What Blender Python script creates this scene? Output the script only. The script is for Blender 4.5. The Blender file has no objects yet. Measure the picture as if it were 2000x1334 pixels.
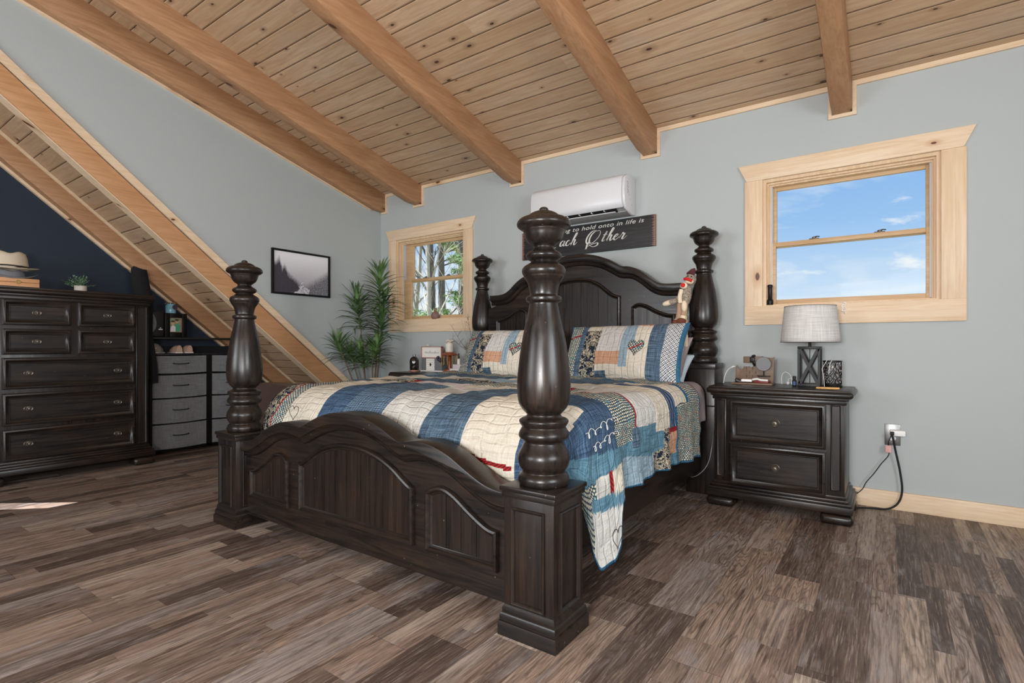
import bpy, bmesh, math, random
from mathutils import Vector, Matrix
PI = math.pi
scene = bpy.context.scene
COL = scene.collection

def S(h):
    h = h.lstrip('#')
    o = []
    for i in (0, 2, 4):
        c = int(h[i:i+2], 16) / 255
        o.append(c / 12.92 if c <= .04045 else ((c + .055) / 1.055) ** 2.4)
    return (o[0], o[1], o[2], 1)

# ---------------------------------------------------------------- camera, world, lights
cam = bpy.data.cameras.new('camera')
cam.sensor_width = 36
cam.lens = 36 * 1037 / 2000
cam.shift_y = .004
cam.clip_end = 300
camo = bpy.data.objects.new('camera', cam)
camo.location = (4.87, -4.2, 1.05)
camo.rotation_euler = (PI / 2, 0, math.atan2(736, 1037))
COL.objects.link(camo)
scene.camera = camo
vs = scene.view_settings
vs.view_transform = 'Standard'
vs.look = 'None'
vs.gamma = 1
vs.use_curve_mapping = False
vs.exposure = 0.0

class NT:
    """small helper for building node trees"""
    def __init__(s, name=None, tree=None):
        if tree is None:
            s.mat = bpy.data.materials.new(name)
            s.mat.use_nodes = True
            tree = s.mat.node_tree
        s.t = tree
        s.N = tree.nodes
        s.L = tree.links
        s.N.clear()
    def n(s, typ, ins=None, **props):
        nd = s.N.new(typ)
        for k, v in props.items():
            setattr(nd, k, v)
        for k, v in (ins or {}).items():
            s.put(nd.inputs[k], v)
        return nd
    def put(s, sock, v):
        if isinstance(v, bpy.types.NodeSocket):
            s.L.new(v, sock)
        else:
            if isinstance(v, (int, float)) and sock.type == 'RGBA':
                v = (v, v, v, 1)
            sock.default_value = v
    def f(s, op, a, b=0.0, c=0.0):
        nd = s.N.new('ShaderNodeMath')
        nd.operation = op
        s.put(nd.inputs[0], a)
        s.put(nd.inputs[1], b)
        s.put(nd.inputs[2], c)
        return nd.outputs[0]
    def mix(s, fac, a, b, mode='MIX'):
        nd = s.N.new('ShaderNodeMix')
        nd.data_type = 'RGBA'
        nd.blend_type = mode
        s.put(nd.inputs[0], fac)
        s.put(nd.inputs[6], a)
        s.put(nd.inputs[7], b)
        return nd.outputs[2]
    def noise(s, vec, scale, detail=2, rough=.5, dist=0.0):
        nd = s.n('ShaderNodeTexNoise', {'Vector': vec, 'Scale': scale, 'Detail': detail, 'Roughness': rough, 'Distortion': dist})
        return nd.outputs['Fac']
    def ncol(s, vec, scale, detail=2):
        return s.n('ShaderNodeTexNoise', {'Vector': vec, 'Scale': scale, 'Detail': detail}).outputs['Color']
    def voro(s, vec, scale, rnd=1.0, feature='F1'):
        return s.n('ShaderNodeTexVoronoi', {'Vector': vec, 'Scale': scale, 'Randomness': rnd}, feature=feature)
    def ramp(s, fac, stops, interp='LINEAR'):
        nd = s.N.new('ShaderNodeValToRGB')
        nd.color_ramp.interpolation = interp
        e = nd.color_ramp.elements
        while len(e) < len(stops):
            e.new(.5)
        for i, (p, c) in enumerate(stops):
            e[i].position = p
            e[i].color = c if not isinstance(c, (int, float)) else (c, c, c, 1)
        s.put(nd.inputs[0], fac)
        return nd.outputs[0]
    def rng(s, v, a, b, c=0.0, d=1.0):
        nd = s.N.new('ShaderNodeMapRange')
        s.put(nd.inputs[0], v)
        for i, q in enumerate((a, b, c, d)):
            s.put(nd.inputs[i + 1], q)
        return nd.outputs[0]
    def obj(s): return s.N.new('ShaderNodeTexCoord').outputs['Object']
    def uv(s): return s.N.new('ShaderNodeTexCoord').outputs['UV']
    def gen(s): return s.N.new('ShaderNodeTexCoord').outputs['Generated']
    def sep(s, v):
        nd = s.n('ShaderNodeSeparateXYZ', {0: v})
        return nd.outputs
    def comb(s, x, y, z=0.0):
        return s.n('ShaderNodeCombineXYZ', {0: x, 1: y, 2: z}).outputs[0]
    def vmul(s, v, k):
        nd = s.N.new('ShaderNodeVectorMath')
        nd.operation = 'MULTIPLY'
        s.put(nd.inputs[0], v)
        nd.inputs[1].default_value = k
        return nd.outputs[0]
    def vadd(s, v, k):
        nd = s.N.new('ShaderNodeVectorMath')
        nd.operation = 'ADD'
        s.put(nd.inputs[0], v)
        s.put(nd.inputs[1], k)
        return nd.outputs[0]
    def hash(s, v):
        nd = s.n('ShaderNodeTexWhiteNoise', {'Vector': v}, noise_dimensions='3D')
        return nd.outputs[0], nd.outputs[1]
    def bump(s, h, strength=.3, dist=.01, normal=None):
        nd = s.n('ShaderNodeBump', {'Height': h, 'Strength': strength, 'Distance': dist})
        if normal: s.put(nd.inputs['Normal'], normal)
        return nd.outputs[0]
    def out(s, color=(.8, .8, .8, 1), rough=.5, metal=0.0, normal=None, spec=.5, **kw):
        b = s.n('ShaderNodeBsdfPrincipled')
        s.put(b.inputs['Base Color'], color)
        s.put(b.inputs['Roughness'], rough)
        s.put(b.inputs['Metallic'], metal)
        s.put(b.inputs['Specular IOR Level'], spec)
        for k, v in kw.items():
            s.put(b.inputs[k.replace('_', ' ')], v)
        if normal is not None: s.put(b.inputs['Normal'], normal)
        o = s.n('ShaderNodeOutputMaterial', {0: b.outputs[0]})
        return s.mat

# sky: pale near the horizon, deeper blue above, thin white clouds
world = bpy.data.worlds.new('sky')
scene.world = world
world.use_nodes = True
w = NT(tree=world.node_tree)
wd = w.N.new('ShaderNodeTexCoord').outputs['Generated']
wx, wy, wz = w.sep(wd)
sky = w.ramp(wz, [(0.0, S('#e8f4ff')), (.07, S('#d3e8fd')), (.2, S('#9dc6f4')), (.36, S('#7fb0ec')), (1, S('#4a86d4'))])
wv = w.comb(w.f('MULTIPLY', wx, 1.0), wy, w.f('MULTIPLY', wz, 3.2))
cl = w.noise(w.vadd(wv, (.32, .1, .83)), 5.5, 7, .6, .25)
cm = w.rng(cl, .55, .66)
ci = w.noise(w.comb(w.f('MULTIPLY', wx, 2.0), wy, w.f('MULTIPLY', wz, 9.0)), 2.3, 5, .55, .6)
cm2 = w.f('MULTIPLY', w.rng(ci, .46, .72), .6)
ca = w.f('MAXIMUM', cm, cm2)
skc = w.mix(w.f('MULTIPLY', ca, .9), sky, (1, 1, 1, 1))
bg = w.n('ShaderNodeBackground', {0: skc, 1: 1.0})
w.n('ShaderNodeOutputWorld', {0: bg.outputs[0]})

def area(name, loc, target, sx, sy, power, color=(1, 1, 1)):
    l = bpy.data.lights.new(name, 'AREA')
    l.shape = 'RECTANGLE'
    l.size = sx
    l.size_y = sy
    l.energy = power
    l.color = color
    o = bpy.data.objects.new(name, l)
    o.location = loc
    o.rotation_euler = (Vector(target) - Vector(loc)).to_track_quat('-Z', 'Y').to_euler()
    COL.objects.link(o)
    return o
# added fill lamps at the unseen front and right walls, and the photographer's flash
area('window_daylight', (1.6, -6.98, 1.65), (1.6, 0, 1.2), 1.7, 1.3, 92, (.93, .97, 1))
area('window_daylight', (5.0, -6.98, 1.65), (4.0, 0, 1.4), 1.7, 1.3, 92, (.93, .97, 1))
area('window_daylight', (6.93, -3.6, 1.75), (1.5, -2.6, 1.3), 1.5, 1.2, 80, (.93, .97, 1))
area('camera_flash', (4.6, -5.0, 1.15), (2.6, -1.0, 2.4), .45, .45, 66, (1, .975, .95))
sun = bpy.data.lights.new('sun', 'SUN')
sun.energy = 15
sun.angle = .003
sun.color = (.97, .98, 1)
suno = bpy.data.objects.new('sun', sun)
SUND = Vector((.79, .62, -3.0))
suno.rotation_euler = SUND.to_track_quat('-Z', 'Y').to_euler()
COL.objects.link(suno)

# ---------------------------------------------------------------- mesh helpers
class MB:
    def __init__(s):
        s.bm = bmesh.new()
        s.uvl = None
    def face(s, vs, smooth=False, mi=0):
        try:
            f = s.bm.faces.new(vs)
        except ValueError:
            return None
        f.smooth = smooth
        f.material_index = mi
        return f
    def box(s, a, b, bev=0.0, seg=2, mi=0, rot=None, about=None):
        x0, y0, z0 = [min(a[i], b[i]) for i in range(3)]
        x1, y1, z1 = [max(a[i], b[i]) for i in range(3)]
        v = [s.bm.verts.new(p) for p in ((x0,y0,z0),(x1,y0,z0),(x1,y1,z0),(x0,y1,z0),(x0,y0,z1),(x1,y0,z1),(x1,y1,z1),(x0,y1,z1))]
        fs = [s.face([v[i] for i in q], mi=mi) for q in ((0,3,2,1),(4,5,6,7),(0,1,5,4),(1,2,6,5),(2,3,7,6),(3,0,4,7))]
        if rot is not None:
            c = Vector(about) if about else Vector(((x0+x1)/2, (y0+y1)/2, (z0+z1)/2))
            for q in v: q.co = c + rot @ (q.co - c)
        if bev > 0:
            es = list({e for f in fs for e in f.edges})
            r = bmesh.ops.bevel(s.bm, geom=es, offset=bev, segments=seg, affect='EDGES', profile=.5)
            for f in r['faces']:
                f.smooth = True
                f.material_index = mi
        return s
    def prism(s, pts, plane, lo, hi, bev=0.0, mi=0):
        """pts: 2D polygon; plane xz (extruded in y), yz (in x), xy (in z)"""
        def P(p, h):
            return {'xz': (p[0], h, p[1]), 'yz': (h, p[0], p[1]), 'xy': (p[0], p[1], h)}[plane]
        A = [s.bm.verts.new(P(p, lo)) for p in pts]
        B = [s.bm.verts.new(P(p, hi)) for p in pts]
        n = len(pts)
        f1 = s.face(A, mi=mi); f2 = s.face(B[::-1], mi=mi)
        sd = [s.face([A[i], B[i], B[(i+1) % n], A[(i+1) % n]], mi=mi) for i in range(n)]
        allf = [f for f in [f1, f2] + sd if f]
        bmesh.ops.recalc_face_normals(s.bm, faces=allf)
        if bev > 0:
            es = list({e for f in (f1, f2) for e in f.edges})
            r = bmesh.ops.bevel(s.bm, geom=es, offset=bev, segments=2, affect='EDGES', profile=.5)
            for f in r['faces']: f.smooth = True
        return s
    def lathe(s, prof, c=(0, 0, 0), seg=32, axis='z', sc=(1, 1), smooth=True, mi=0, caps=True, a0=0, a1=2*PI):
        rings = []
        full = abs(a1 - a0 - 2*PI) < 1e-6
        m = seg if full else seg + 1
        for r, h in prof:
            R = []
            for i in range(m):
                a = a0 + (a1 - a0) * i / seg
                u, v = r * math.cos(a) * sc[0], r * math.sin(a) * sc[1]
                p = {'z': (u, v, h), 'y': (u, h, v), 'x': (h, u, v)}[axis]
                R.append(s.bm.verts.new((c[0]+p[0], c[1]+p[1], c[2]+p[2])))
            rings.append(R)
        fs = []
        for a, b in zip(rings, rings[1:]):
            for i in range(seg if not full else m):
                j = (i + 1) % m
                if not full and i == seg: continue
                fs.append(s.face([a[i], a[j], b[j], b[i]], smooth, mi))
        if caps and full:
            fs.append(s.face(rings[0][::-1], False, mi)); fs.append(s.face(rings[-1], False, mi))
        bmesh.ops.recalc_face_normals(s.bm, faces=[f for f in fs if f])
        return s
    def tube(s, pts, r, seg=8, mi=0, smooth=True, flat=1.0, closed=False):
        pts = [Vector(p) for p in pts]
        n = len(pts)
        rr = r if isinstance(r, (list, tuple)) else [r] * n
        rings = []
        up = None
        for i, p in enumerate(pts):
            if closed:
                d = pts[(i+1) % n] - pts[i-1]
            else:
                d = pts[min(i+1, n-1)] - pts[max(i-1, 0)]
            if d.length < 1e-9: d = Vector((0, 0, 1))
            d.normalize()
            if up is None:
                up = Vector((0, 0, 1)) if abs(d.z) < .9 else Vector((1, 0, 0))
            a = d.cross(up)
            if a.length < 1e-6: a = d.cross(Vector((1, 0, 0)))
            a.normalize()
            b = a.cross(d).normalized()
            up = b
            rings.append([s.bm.verts.new(p + (a * math.cos(2*PI*k/seg) + b * math.sin(2*PI*k/seg) * flat) * rr[i]) for k in range(seg)])
        fs = []
        prs = list(zip(rings, rings[1:]))
        if closed: prs.append((rings[-1], rings[0]))
        for a, b in prs:
            for i in range(seg):
                j = (i+1) % seg
                fs.append(s.face([a[i], a[j], b[j], b[i]], smooth, mi))
        if not closed:
            fs.append(s.face(rings[0][::-1], False, mi)); fs.append(s.face(rings[-1], False, mi))
        return s
    def ball(s, c, r, seg=16, rings=10, mi=0, M=None):
        if isinstance(r, (int, float)): r = (r, r, r)
        mat = Matrix.Translation(c) @ (M.to_4x4() if M else Matrix.Identity(4)) @ Matrix.Diagonal((r[0], r[1], r[2], 1))
        q = bmesh.ops.create_uvsphere(s.bm, u_segments=seg, v_segments=rings, radius=1, matrix=mat)
        for v in q['verts']:
            for f in v.link_faces:
                f.smooth = True
                f.material_index = mi
        return s
    def mold(s, pts, prof, plane='xz', base=0.0, closed=True, sgn=-1, smooth=True, mi=0):
        """sweep a profile [(inset, height)] along 2D path; height goes to sgn along the third axis"""
        n = len(pts)
        nor = []
        for i in range(n):
            p = Vector(pts[i])
            if closed or 0 < i < n-1:
                a = (p - Vector(pts[i-1])).normalized()
                b = (Vector(pts[(i+1) % n]) - p).normalized()
            elif i == 0:
                a = b = (Vector(pts[1]) - p).normalized()
            else:
                a = b = (p - Vector(pts[i-1])).normalized()
            na = Vector((-a.y, a.x)); nb = Vector((-b.y, b.x))
            m = (na + nb)
            m = m / max(m.length_squared * .5, .35) if m.length > 1e-6 else na
            nor.append(m)
        rings = []
        for ins, h in prof:
            R = []
            for i in range(n):
                q = Vector(pts[i]) + nor[i] * ins
                t = base + sgn * h
                R.append(s.bm.verts.new({'xz': (q.x, t, q.y), 'yz': (t, q.x, q.y), 'xy': (q.x, q.y, t)}[plane]))
            rings.append(R)
        fs = []
        for A, B in zip(rings, rings[1:]):
            for i in range(n if closed else n-1):
                j = (i+1) % n
                fs.append(s.face([A[i], A[j], B[j], B[i]], smooth, mi))
        if not closed:
            fs.append(s.face([R[0] for R in rings], mi=mi)); fs.append(s.face([R[-1] for R in rings][::-1], mi=mi))
        return s
    def build(s, name, mats, parent=None, org=(0, 0, 0), sharp=True):
        me = bpy.data.meshes.new(name)
        for v in s.bm.verts: v.co -= Vector(org)
        s.bm.to_mesh(me)
        s.bm.free()
        for m in (mats if isinstance(mats, (list, tuple)) else [mats]): me.materials.append(m)
        if sharp:
            try: me.set_sharp_from_angle(angle=math.radians(42))
            except Exception: pass
        o = bpy.data.objects.new(name, me)
        COL.objects.link(o)
        if parent is not None: o.parent = parent
        else: o.location = org
        return o

def tag(o, label=None, cat=None, group=None, kind=None):
    if label: o['label'] = label
    if cat: o['category'] = cat
    if group: o['group'] = group
    if kind: o['kind'] = kind
    return o
def thing(name, label, cat, loc, group=None, rz=0):
    o = bpy.data.objects.new(name, None)
    o.empty_display_size = .05
    o.location = loc
    o.rotation_euler = (0, 0, rz)
    COL.objects.link(o)
    return tag(o, label, cat, group)
def copy_tree(o, parent=None):
    c = o.copy()
    COL.objects.link(c)
    c.parent = parent
    for ch in list(o.children): copy_tree(ch, c)
    return c
def struct(name, mb, m, org=(0, 0, 0), label=None):
    o = mb.build(name, m, None, org)
    o['kind'] = 'structure'
    return o
def interp(pts, n):
    """smooth resample of a 2D polyline by Catmull-Rom"""
    out = []
    for i in range(len(pts)-1):
        p0 = pts[max(i-1, 0)]; p1 = pts[i]; p2 = pts[i+1]; p3 = pts[min(i+2, len(pts)-1)]
        for k in range(n):
            t = k / n
            out.append(tuple(.5*((2*p1[j]) + (-p0[j]+p2[j])*t + (2*p0[j]-5*p1[j]+4*p2[j]-p3[j])*t*t + (-p0[j]+3*p1[j]-3*p2[j]+p3[j])*t**3) for j in range(len(p1))))
    out.append(tuple(pts[-1]))
    return out

# ---------------------------------------------------------------- materials
M = {}
def simple(name, hexc, rough=.5, metal=0.0, spec=.5, var=.06, scale=30, **kw):
    t = NT(name)
    c = S(hexc)
    nz = t.noise(t.obj(), scale, 3)
    col = t.mix(t.f('MULTIPLY', nz, 1.0), tuple(max(0, q*(1-var*2)) for q in c[:3])+(1,), tuple(min(1, q*(1+var*2)) for q in c[:3])+(1,))
    M[name] = t.out(col, rough, metal, None, spec, **kw)
    return M[name]

def knots(t, v, scale, size, seedv=(0, 0, 0), thr=.62):
    """returns (dark core mask, halo mask)"""
    vo = t.n('ShaderNodeTexVoronoi', {'Vector': t.vadd(v, seedv), 'Scale': scale, 'Randomness': 1.0}, voronoi_dimensions='2D')
    d = vo.outputs['Distance']
    r = t.sep(vo.outputs['Color'])
    on = t.f('GREATER_THAN', r[0], thr)
    sz = t.f('MULTIPLY', t.f('ADD', .45, r[1]), size)
    core = t.f('MULTIPLY', on, t.rng(d, sz, t.f('MULTIPLY', sz, .7)))
    halo = t.f('MULTIPLY', on, t.rng(d, t.f('MULTIPLY', sz, 3.2), sz))
    return core, halo, d

def pine(name, axis, light='#e8d2b6', mid='#dcbf9d', dark='#b9895f', kn='#5b2c14', rough=.45, ks=2.6, ksz=.05, amt=.6):
    """axis: 0,1,2 grain direction"""
    t = NT(name)
    v = t.obj()
    k = [14, 14, 14]; k[axis] = 1.3
    g = t.noise(t.vmul(v, tuple(k)), 2.2, 5, .6, .8)
    k2 = [90, 90, 90]; k2[axis] = 3
    g2 = t.noise(t.vmul(v, tuple(k2)), 1.0, 3, .6)
    big = t.noise(v, 1.3, 2)
    c = t.mix(t.rng(g, .35, .72), S(light), S(mid))
    c = t.mix(t.f('MULTIPLY', t.rng(g2, .5, .8), .35), c, S(dark))
    c = t.mix(t.f('MULTIPLY', t.rng(big, .45, .7), .35), c, S(mid))
    xyz = t.sep(v)
    o1, o2 = [i for i in range(3) if i != axis]
    kv = t.comb(t.f('MULTIPLY', xyz[axis], .75), t.f('MULTIPLY', t.f('ADD', xyz[o1], xyz[o2]), 1.5), 0.0)
    core, halo, d = knots(t, kv, ks, ksz)
    c = t.mix(t.f('MULTIPLY', halo, amt), c, S(dark))
    c = t.mix(t.f('MULTIPLY', core, .95), c, S(kn))
    h = t.f('ADD', t.f('MULTIPLY', g, .5), t.f('MULTIPLY', g2, .5))
    M[name] = t.out(c, rough, 0, t.bump(h, .12, .004), .35)
    return M[name]
pine('pine_x', 0); pine('pine_z', 2); pine('pine_y', 1)
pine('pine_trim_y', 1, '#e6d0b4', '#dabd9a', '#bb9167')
pine('beam', 1, '#bb916d', '#a17552', '#7d5437', '#452a1b', .5, 2.0, .05)
pine('beam_orange', 1, '#c99a72', '#b38459', '#8b5f3d', '#452817', .5, 1.7, .045)
pine('sash_x', 0, '#cfb08a', '#bf9a70', '#9a7249', '#6a3a1c', .45, 1.0, .001)
pine('sash_z', 2, '#cfb08a', '#bf9a70', '#9a7249', '#6a3a1c', .45, 1.0, .001)
pine('jamb_wood', 2, '#e2c8a9', '#d3b28c', '#b08761', '#6a3a1c', .45, .6, .0001)
pine('box_wood', 1, '#d9a77c', '#c48d60', '#a36b40', '#6a3a1c', .5, 1.0, .006)

def boards(name):
    t = NT(name)
    v = t.obj()
    x, y, z = t.sep(v)
    W = .136
    yy = t.f('DIVIDE', y, W)
    bid = t.f('FLOOR', yy)
    fr = t.f('FRACT', yy)
    h, hc = t.hash(t.comb(bid, 3.7, 1.1))
    xo = t.f('ADD', x, t.f('MULTIPLY', h, 37.0))
    seg = t.f('FLOOR', t.f('DIVIDE', xo, 2.66))
    h2, hc2 = t.hash(t.comb(bid, seg, 9.3))
    vv = t.comb(xo, t.f('ADD', y, t.f('MULTIPLY', h2, 11.0)), z)
    g = t.noise(t.vmul(vv, (1.0, 12, 12)), 2.6, 5, .6, 1.0)
    g2 = t.noise(t.vmul(vv, (3, 80, 80)), 1.0, 3, .6)
    bl = t.noise(t.vmul(vv, (2.2, 4, 4)), 1.2, 3)
    c = t.mix(t.rng(g, .34, .7), S('#ceb294'), S('#b59578'))
    c = t.mix(t.f('MULTIPLY', t.rng(g2, .5, .85), .35), c, S('#957357'))
    c = t.mix(t.f('MULTIPLY', t.rng(bl, .52, .72), .5), c, S('#b3a493'))
    c = t.mix(t.f('MULTIPLY', h2, .42), c, S('#ab865f'))
    core, halo, d = knots(t, t.vmul(vv, (1.15, 2.2, 1)), 2.9, .055, thr=.6)
    c = t.mix(t.f('MULTIPLY', halo, .55), c, S('#7d5f48'))
    c = t.mix(t.f('MULTIPLY', core, .9), c, S('#3b281e'))
    gd = t.f('MINIMUM', fr, t.f('SUBTRACT', 1.0, fr))
    gr = t.rng(gd, .026, .012)
    c = t.mix(gr, c, S('#3d2a1c'))
    hh = t.f('ADD', t.rng(gd, .02, .07), t.f('MULTIPLY', g, .06))
    M[name] = t.out(c, .5, 0, t.bump(hh, .5, .008), .3)
boards('ceiling_boards')

def floor_mat():
    t = NT('floor_planks')
    v = t.obj()
    x, y, z = t.sep(v)
    # seven inch planks printed with narrower strips of many browns
    PW = .185
    pid = t.f('FLOOR', t.f('DIVIDE', x, PW))
    ph, _ = t.hash(t.comb(pid, 1.0, 2.0))
    py = t.f('ADD', y, t.f('MULTIPLY', ph, 1.22))
    prow = t.f('FLOOR', t.f('DIVIDE', py, 1.22))
    pr, prc = t.hash(t.comb(pid, prow, 4.0))
    nst = t.f('ADD', 1.0, t.f('FLOOR', t.f('MULTIPLY', pr, 2.99)))
    pfx = t.f('FRACT', t.f('DIVIDE', x, PW))
    sx = t.f('MULTIPLY', pfx, nst)
    sid = t.f('FLOOR', sx)
    key = t.f('ADD', t.f('MULTIPLY', pid, 3.0), sid)
    sh, _ = t.hash(t.comb(key, prow, 7.0))
    ln = t.f('ADD', .45, t.f('MULTIPLY', sh, .9))
    sy = t.f('DIVIDE', t.f('ADD', y, t.f('MULTIPLY', sh, 5.0)), ln)
    srow = t.f('FLOOR', sy)
    tone, tonec = t.hash(t.comb(key, t.f('ADD', srow, t.f('MULTIPLY', prow, 13.0)), 5.5))
    tr, tg, tb = t.sep(tonec)
    base = t.ramp(tone, [(0, S('#4b3e37')), (.13, S('#5f5048')), (.3, S('#7c6a5f')), (.5, S('#8f7a6d')), (.66, S('#9f8979')), (.8, S('#938780')), (.93, S('#ab9888')), (1, S('#b5a495'))])
    off = t.comb(t.f('MULTIPLY', tr, 9.0), t.f('MULTIPLY', tg, 9.0), tb)
    vv = t.vadd(v, off)
    g = t.noise(t.vmul(vv, (26, 1.6, 1)), 1.6, 6, .65, 1.2)
    fine = t.noise(t.vmul(vv, (190, 7, 1)), 1.0, 4, .7)
    ringv = t.noise(t.vmul(vv, (7, .75, 1)), 1.5, 2, .5)
    rings = t.f('SINE', t.f('MULTIPLY', ringv, 130.0))
    blot = t.noise(t.vmul(vv, (5, 1.4, 1)), 2.2, 4, .6, .5)
    c = t.mix(t.f('MULTIPLY', t.rng(g, .46, .68), .8), base, S('#3d312b'))
    c = t.mix(t.f('MULTIPLY', t.rng(g, .42, .22), .4), c, S('#b8a28c'))
    c = t.mix(t.f('MULTIPLY', t.rng(blot, .54, .7), .5), c, S('#9a9494'))
    c = t.mix(t.f('MULTIPLY', t.rng(blot, .45, .3), .42), c, S('#4a3a32'))
    c = t.mix(t.f('MULTIPLY', t.rng(rings, .2, 1.0), t.f('MULTIPLY', .6, tb)), c, S('#3c2c22'))
    c = t.mix(t.f('MULTIPLY', t.rng(fine, .48, .72), .5), c, S('#382d27'))
    c = t.mix(t.f('MULTIPLY', t.rng(fine, .46, .28), .4), c, S('#cbbdae'))
    ex = t.f('MINIMUM', pfx, t.f('SUBTRACT', 1.0, pfx))
    py2 = t.f('FRACT', t.f('DIVIDE', py, 1.22))
    ey = t.f('MULTIPLY', t.f('MINIMUM', py2, t.f('SUBTRACT', 1.0, py2)), 6.6)
    seam = t.rng(t.f('MINIMUM', ex, ey), .008, .002)
    c = t.mix(t.f('MULTIPLY', seam, .6), c, S('#2a201b'))
    M['floor'] = t.out(c, t.rng(g, .3, .7, .36, .5), 0, t.bump(t.f('ADD', t.f('MULTIPLY', fine, .5), t.f('MULTIPLY', seam, -.6)), .18, .003), .35)
floor_mat()

def paint(name, hexc):
    t = NT(name)
    v = t.obj()
    n1 = t.noise(v, 160, 3)
    c = S(hexc)
    col = t.mix(t.noise(v, 1.2, 2), tuple(q*.97 for q in c[:3])+(1,), tuple(min(1, q*1.03) for q in c[:3])+(1,))
    M[name] = t.out(col, .6, 0, t.bump(n1, .12, .002), .3)
paint('paint_grey', '#b2b8b8')
paint('paint_navy', '#25303d')
paint('paint_white', '#d5d6d4')

def darkwood(name, axis):
    t = NT(name)
    v = t.obj()
    k = [40, 40, 40]; k[axis] = 2.2
    g = t.noise(t.vmul(v, tuple(k)), 1.2, 5, .6, .6)
    big = t.noise(v, 5.0, 3)
    c = t.mix(t.rng(g, .35, .7), S('#151211'), S('#2a211c'))
    c = t.mix(t.f('MULTIPLY', t.rng(big, .5, .72), t.rng(g, .35, .8)), c, S('#3a271b'))
    sp = t.voro(v, 26, 1.0)
    r = t.sep(sp.outputs['Color'])
    speck = t.f('MULTIPLY', t.f('GREATER_THAN', r[0], .8), t.rng(sp.outputs['Distance'], .10, .05))
    c = t.mix(t.f('MULTIPLY', speck, .55), c, S('#7d6f62'))
    M[name] = t.out(c, t.rng(g, .3, .7, .26, .37), 0, t.bump(g, .06, .003), .42)
darkwood('dark_x', 0); darkwood('dark_y', 1); darkwood('dark_z', 2)
simple('black_metal', '#1c1b1b', .4, .6)
simple('bronze', '#6e675f', .38, .85)
simple('black_matte', '#121214', .6)
simple('black_fabric', '#101012', .9)
simple('dark_inside', '#0c0c0e', .8)
simple('ac_white', '#dcdde0', .3, var=.01)
simple('ac_grey', '#9c9b9c', .5, var=.02)
simple('white_plastic', '#f0efed', .35, var=.01)
simple('white_cable', '#e6e4e0', .4, var=.01)
simple('chrome', '#c9c9c9', .15, 1.0)
simple('steel', '#8a8a8a', .35, .9)
simple('vinyl', '#c3cbd3', .4, var=.01)
simple('disc_grey', '#6f7071', .5)
simple('walnut', '#6b5340', .5, var=.15)
simple('leather_brown', '#4a3a35', .4, var=.05)
simple('leather_dark', '#2a2221', .4)
simple('red_case', '#7c2d2b', .4)
simple('sticker_pink', '#d9a9a4', .6)
simple('amber_glass', '#1b1512', .08, 0, .8)
simple('label_blue', '#31466b', .5)
simple('copper_wood', '#8c4527', .35, var=.15)
simple('brass', '#a98b55', .3, .9)
simple('candle_white', '#d9d3ca', .5, var=.08)
simple('purple_stone', '#3b3140', .5)
simple('paper_white', '#e8e4de', .6, var=.02)
simple('book_blue', '#6c74a8', .6)
simple('book_pink', '#d8cfd4', .6)
simple('twig', '#6d5c4e', .7)
simple('twig_pale', '#b5a392', .7)
simple('pot_white', '#cbc1b4', .7, var=.1)
simple('pot_dark', '#3a3431', .6)
simple('hat_tan', '#cdbfa9', .9, var=.04, scale=200)
simple('hat_grey', '#79787c', .95, var=.2, scale=300)
simple('leaf_small', '#71947a', .6, var=.3)
simple('tan_comb', '#d0a566', .5, var=.12)
simple('jar_blue', '#7db4c8', .15, var=.15)
simple('clay', '#85655c', .6)
simple('monkey_cream', '#e0d0b4', .9, var=.08, scale=150)
simple('monkey_red', '#c0211f', .8)
simple('monkey_brown', '#6a3a26', .9, var=.12, scale=150)
simple('monkey_tan', '#a98a74', .9, var=.15, scale=200)
simple('ribbon', '#cdbd6a', .6)
simple('grey_cable', '#8d8a86', .5)
simple('sheet_mauve', '#978a8a', .85, var=.05)
simple('pillow_blue', '#c3d2dc', .8, var=.06, scale=60)
simple('shade_inner', '#e8e4dc', .8)
simple('white_paint', '#f1f0ea', .5, var=.01)
simple('skin_photo', '#c99a80', .6)
simple('green_photo', '#3f9a7c', .6)
simple('rose_trim', '#a77563', .5)
simple('ground', '#6f6a52', .9, var=.2, scale=2)
simple('sparkle', '#cfc3ba', .3, .5, var=.5, scale=400)
simple('shoe_pink', '#bb9c8c', .8)
simple('shoe_grey', '#8d8780', .8)

t = NT('monkey_heather')
v = t.obj()
c = t.mix(t.rng(t.noise(v, 260, 3), .42, .6), S('#4a3c33'), S('#c2b3a2'))
M['monkey_heather'] = t.out(c, .9)

t = NT('leaf_green')
v = t.obj()
c = t.mix(t.rng(t.noise(v, 6, 3), .35, .65), S('#2b4427'), S('#76985c'))
M['leaf_green'] = t.out(c, .38, 0, None, .5)

t = NT('linen_shade')
v = t.uv()
a = t.noise(t.vmul(v, (160, 6, 1)), 1.0, 3); b = t.noise(t.vmul(v, (8, 150, 1)), 1.0, 3)
c = t.mix(t.rng(t.f('ADD', a, b), .75, 1.3), S('#cfccca'), S('#efedeb'))
b1 = t.n('ShaderNodeBsdfDiffuse', {0: c}); b2 = t.n('ShaderNodeBsdfTranslucent', {0: c})
mx = t.n('ShaderNodeMixShader', {0: .2, 1: b1.outputs[0], 2: b2.outputs[0]})
t.n('ShaderNodeOutputMaterial', {0: mx.outputs[0]})
M['linen_shade'] = t.mat

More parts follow.
